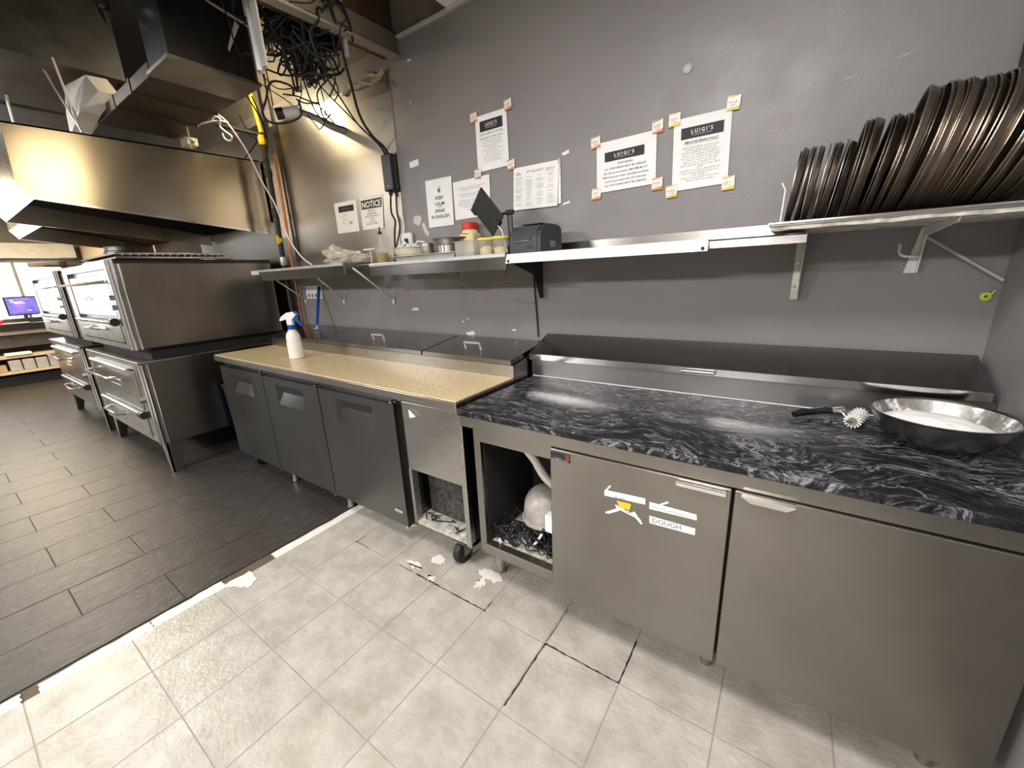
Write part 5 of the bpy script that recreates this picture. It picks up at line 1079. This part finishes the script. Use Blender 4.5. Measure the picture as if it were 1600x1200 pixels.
prof = [(0.0, 0.078), (0.03, 0.079), (0.06, 0.075), (0.09, 0.068), (0.115, 0.056), (0.1305, 0.051), (0.10, 0.025), (0.0, 0.02)]
fm.lathe(prof, 40, (0, 0, 0))
for v in fm.bm.verts:
    if v.co.z > 0.05: v.co.z += 0.006 * _n.noise(v.co * 22) - v.co.x * 0.03
fm.build('flour', 'flour', bw)
dk = thing('dough_docker', 'spiked white dough docker roller with black handle on the granite', 'docker', (0.222, -0.34, 0.8865))
ax = Vector((-0.30, -0.954, 0.0)).normalized(); c0 = Vector((0, 0, 0.0245))
MB().tube([c0 - ax * 0.046, c0 + ax * 0.046], 0.016, 20).build('roller', 'cream', dk)
sk = MB(); pu = Vector((0, 0, 1)); pv = ax.cross(pu)
for i in range(8):
    for k in range(15):
        a = 2 * PI * (k + 0.5 * (i % 2)) / 15; d = pu * math.cos(a) + pv * math.sin(a); p = c0 + ax * (-0.042 + 0.084 * i / 7)
        sk.tube([p + d * 0.015, p + d * 0.024], [0.0031, 0.0026], 6)
sk.build('spikes', 'white_plastic', dk, kind='stuff')
MB().tube([c0 + ax * 0.046, c0 + ax * 0.049], 0.0125, 20).build('end_cap', 'tape_grey', dk)
MB().tube([c0 + ax * 0.05, c0 + ax * 0.054 + Vector((-0.01, 0, 0)), (-0.030, 0.01, 0.026), (-0.036, 0.060, 0.024)], 0.004, 8).tube([c0 - ax * 0.05, (-0.02, 0.065, 0.024), (-0.036, 0.060, 0.024)], 0.004, 8).build('yoke', 'chrome', dk)
MB().tube([(-0.030, 0.062, 0.024), (-0.062, 0.050, 0.022)], [0.016, 0.012], 12).build('ferrule', 'worn_metal', dk)
MB().tube([(-0.060, 0.050, 0.022), (-0.085, 0.045, 0.024), (-0.115, 0.030, 0.018), (-0.145, 0.004, 0.020), (-0.168, -0.018, 0.014)], [0.011, 0.013, 0.012, 0.014, 0.011], 12, smooth=4).build('handle', 'black', dk)

# ------------------------------------------------------------------ far left: shop counter
bn = thing('waste_bin', 'dark blue waste bin in the gap between ovens and prep table', 'bin', (-3.76, -0.52, 0))
MB().prism([(-0.10, -0.16, 0.0), (0.10, -0.16, 0.0), (0.12, -0.18, 0.60), (-0.12, -0.18, 0.60)], (0, 0.36, 0)).build('bin_body', 'navy', bn)
MB().box(-0.13, 0.13, -0.19, 0.19, 0.60, 0.63, bev=0.008).build('rim', 'black', bn)
sc_ = thing('shop_counter', 'dark shop counter with open shelves below the window at far left', 'counter', (-10.35, -1.6, 0))
for nm, z0, z1, mt_ in (('counter_top', 0.84, 0.89, 'sandy'), ('shelf', 0.47, 0.50, 'sandy'), ('shelf', 0.22, 0.25, 'sandy')):
    MB().box(-0.35, 0.12, -2.5, 1.5, z0, z1).box(0.12, 0.13, -2.5, 1.5, z0 - 0.015, z1).build(nm, mt_, sc_)
MB().box(-0.36, -0.33, -2.5, 1.5, 0.0, 1.05).build('back_panel', 'dark_wood', sc_)
MB().box(-0.33, 0.06, -2.5, 1.5, 0.62, 0.84).build('drawer_front', 'dark_wood', sc_)
MB().box(-0.33, 0.05, -2.5, 1.5, 0.0, 0.16).build('plinth', 'black', sc_)
for y in (-2.5, -0.4, 1.48): MB().box(-0.33, 0.10, y, y + 0.02, 0.16, 0.84).build('side_panel', 'dark_wood', sc_)
mo = thing('monitor', 'till monitor with a blue and purple screen on the shop counter', 'monitor', (-10.35, -1.0, 0.8905), (0, 0, 0.05))
MB().box(-0.02, 0.02, -0.18, 0.18, 0.22, 0.52, bev=0.008).build('housing', 'black', mo)
MB().box(0.0205, 0.022, -0.16, 0.16, 0.24, 0.50).build('screen', 'screen', mo)
m = MB(); mf = lambda a, b: (0.0226, a, b)
for y, z, w_ in ((-0.10, 0.46, 0.05), (-0.05, 0.43, 0.14), (-0.02, 0.41, 0.12), (0.06, 0.29, 0.05)): put_rect(m, mf, y - w_ / 2, y + w_ / 2, z, z + 0.012)
m.build('screen_text', plain('lit_text', (0.9, 0.9, 1.0), 0.5), mo)
MB().tube([(0, 0, 0.0), (0, 0, 0.25)], 0.025, 10).lathe([(0.0, 0.0), (0.11, 0.0), (0.11, 0.012), (0.0, 0.02)], 20).build('stand', 'black', mo)
t = thing('cash_drawer', 'black keyboard and cash drawer under the till monitor', 'drawer', (-10.28, -1.05, 0.8905))
MB().box(-0.05, 0.12, -0.30, 0.34, 0.0, 0.10, bev=0.005).build('drawer', 'black', t); MB().box(0.0, 0.13, -0.24, 0.05, 0.105, 0.12).build('keyboard', 'grey_bag', t)
for k in range(4):
    t = thing('parcel', ['grey parcel leftmost on the bottom counter shelf', 'grey parcel second from left on the bottom counter shelf', 'grey parcel third from left on the bottom counter shelf', 'grey parcel nearest the ovens on the bottom counter shelf'][k], 'parcel', (-10.33, -1.30 + 0.145 * k, 0.2505), group='grey parcels on the counter shelf')
    MB().box(-0.09, 0.10, -0.066, 0.066, 0.0, 0.17, bev=0.012).build('parcel_body', 'grey_bag', t)
t = thing('carton', 'flat brown cardboard carton on the bottom counter shelf', 'carton', (-10.33, -1.62, 0.2505))
MB().box(-0.1, 0.11, -0.22, 0.22, 0.0, 0.11, bev=0.004).build('carton_body', 'cardboard', t)
t = thing('paper_stack', 'low stack of white papers on the middle counter shelf', 'papers', (-10.30, -1.25, 0.5005))
MB().box(-0.1, 0.10, -0.12, 0.16, 0.0, 0.035, bev=0.002).build('papers', 'paper_warm', t)
o = tag(MB().lathe([(0.0, 0.0), (0.05, 0.0), (0.055, 0.01), (0.06, 0.16), (0.0, 0.17)], 16).build('red_cup', 'red', None, (-10.4, -1.30, 0.8905)), 'red cup on the shop counter left of the monitor', 'cup')
o = tag(MB().lathe([(0.0, 0.0), (0.05, 0.0), (0.09, 0.12), (0.06, 0.22), (0.0, 0.24)], 16).build('yellow_pot', 'yellow', None, (-10.55, -1.36, 1.0505)), 'yellow flower-like pot on the sill at the far left', 'pot')
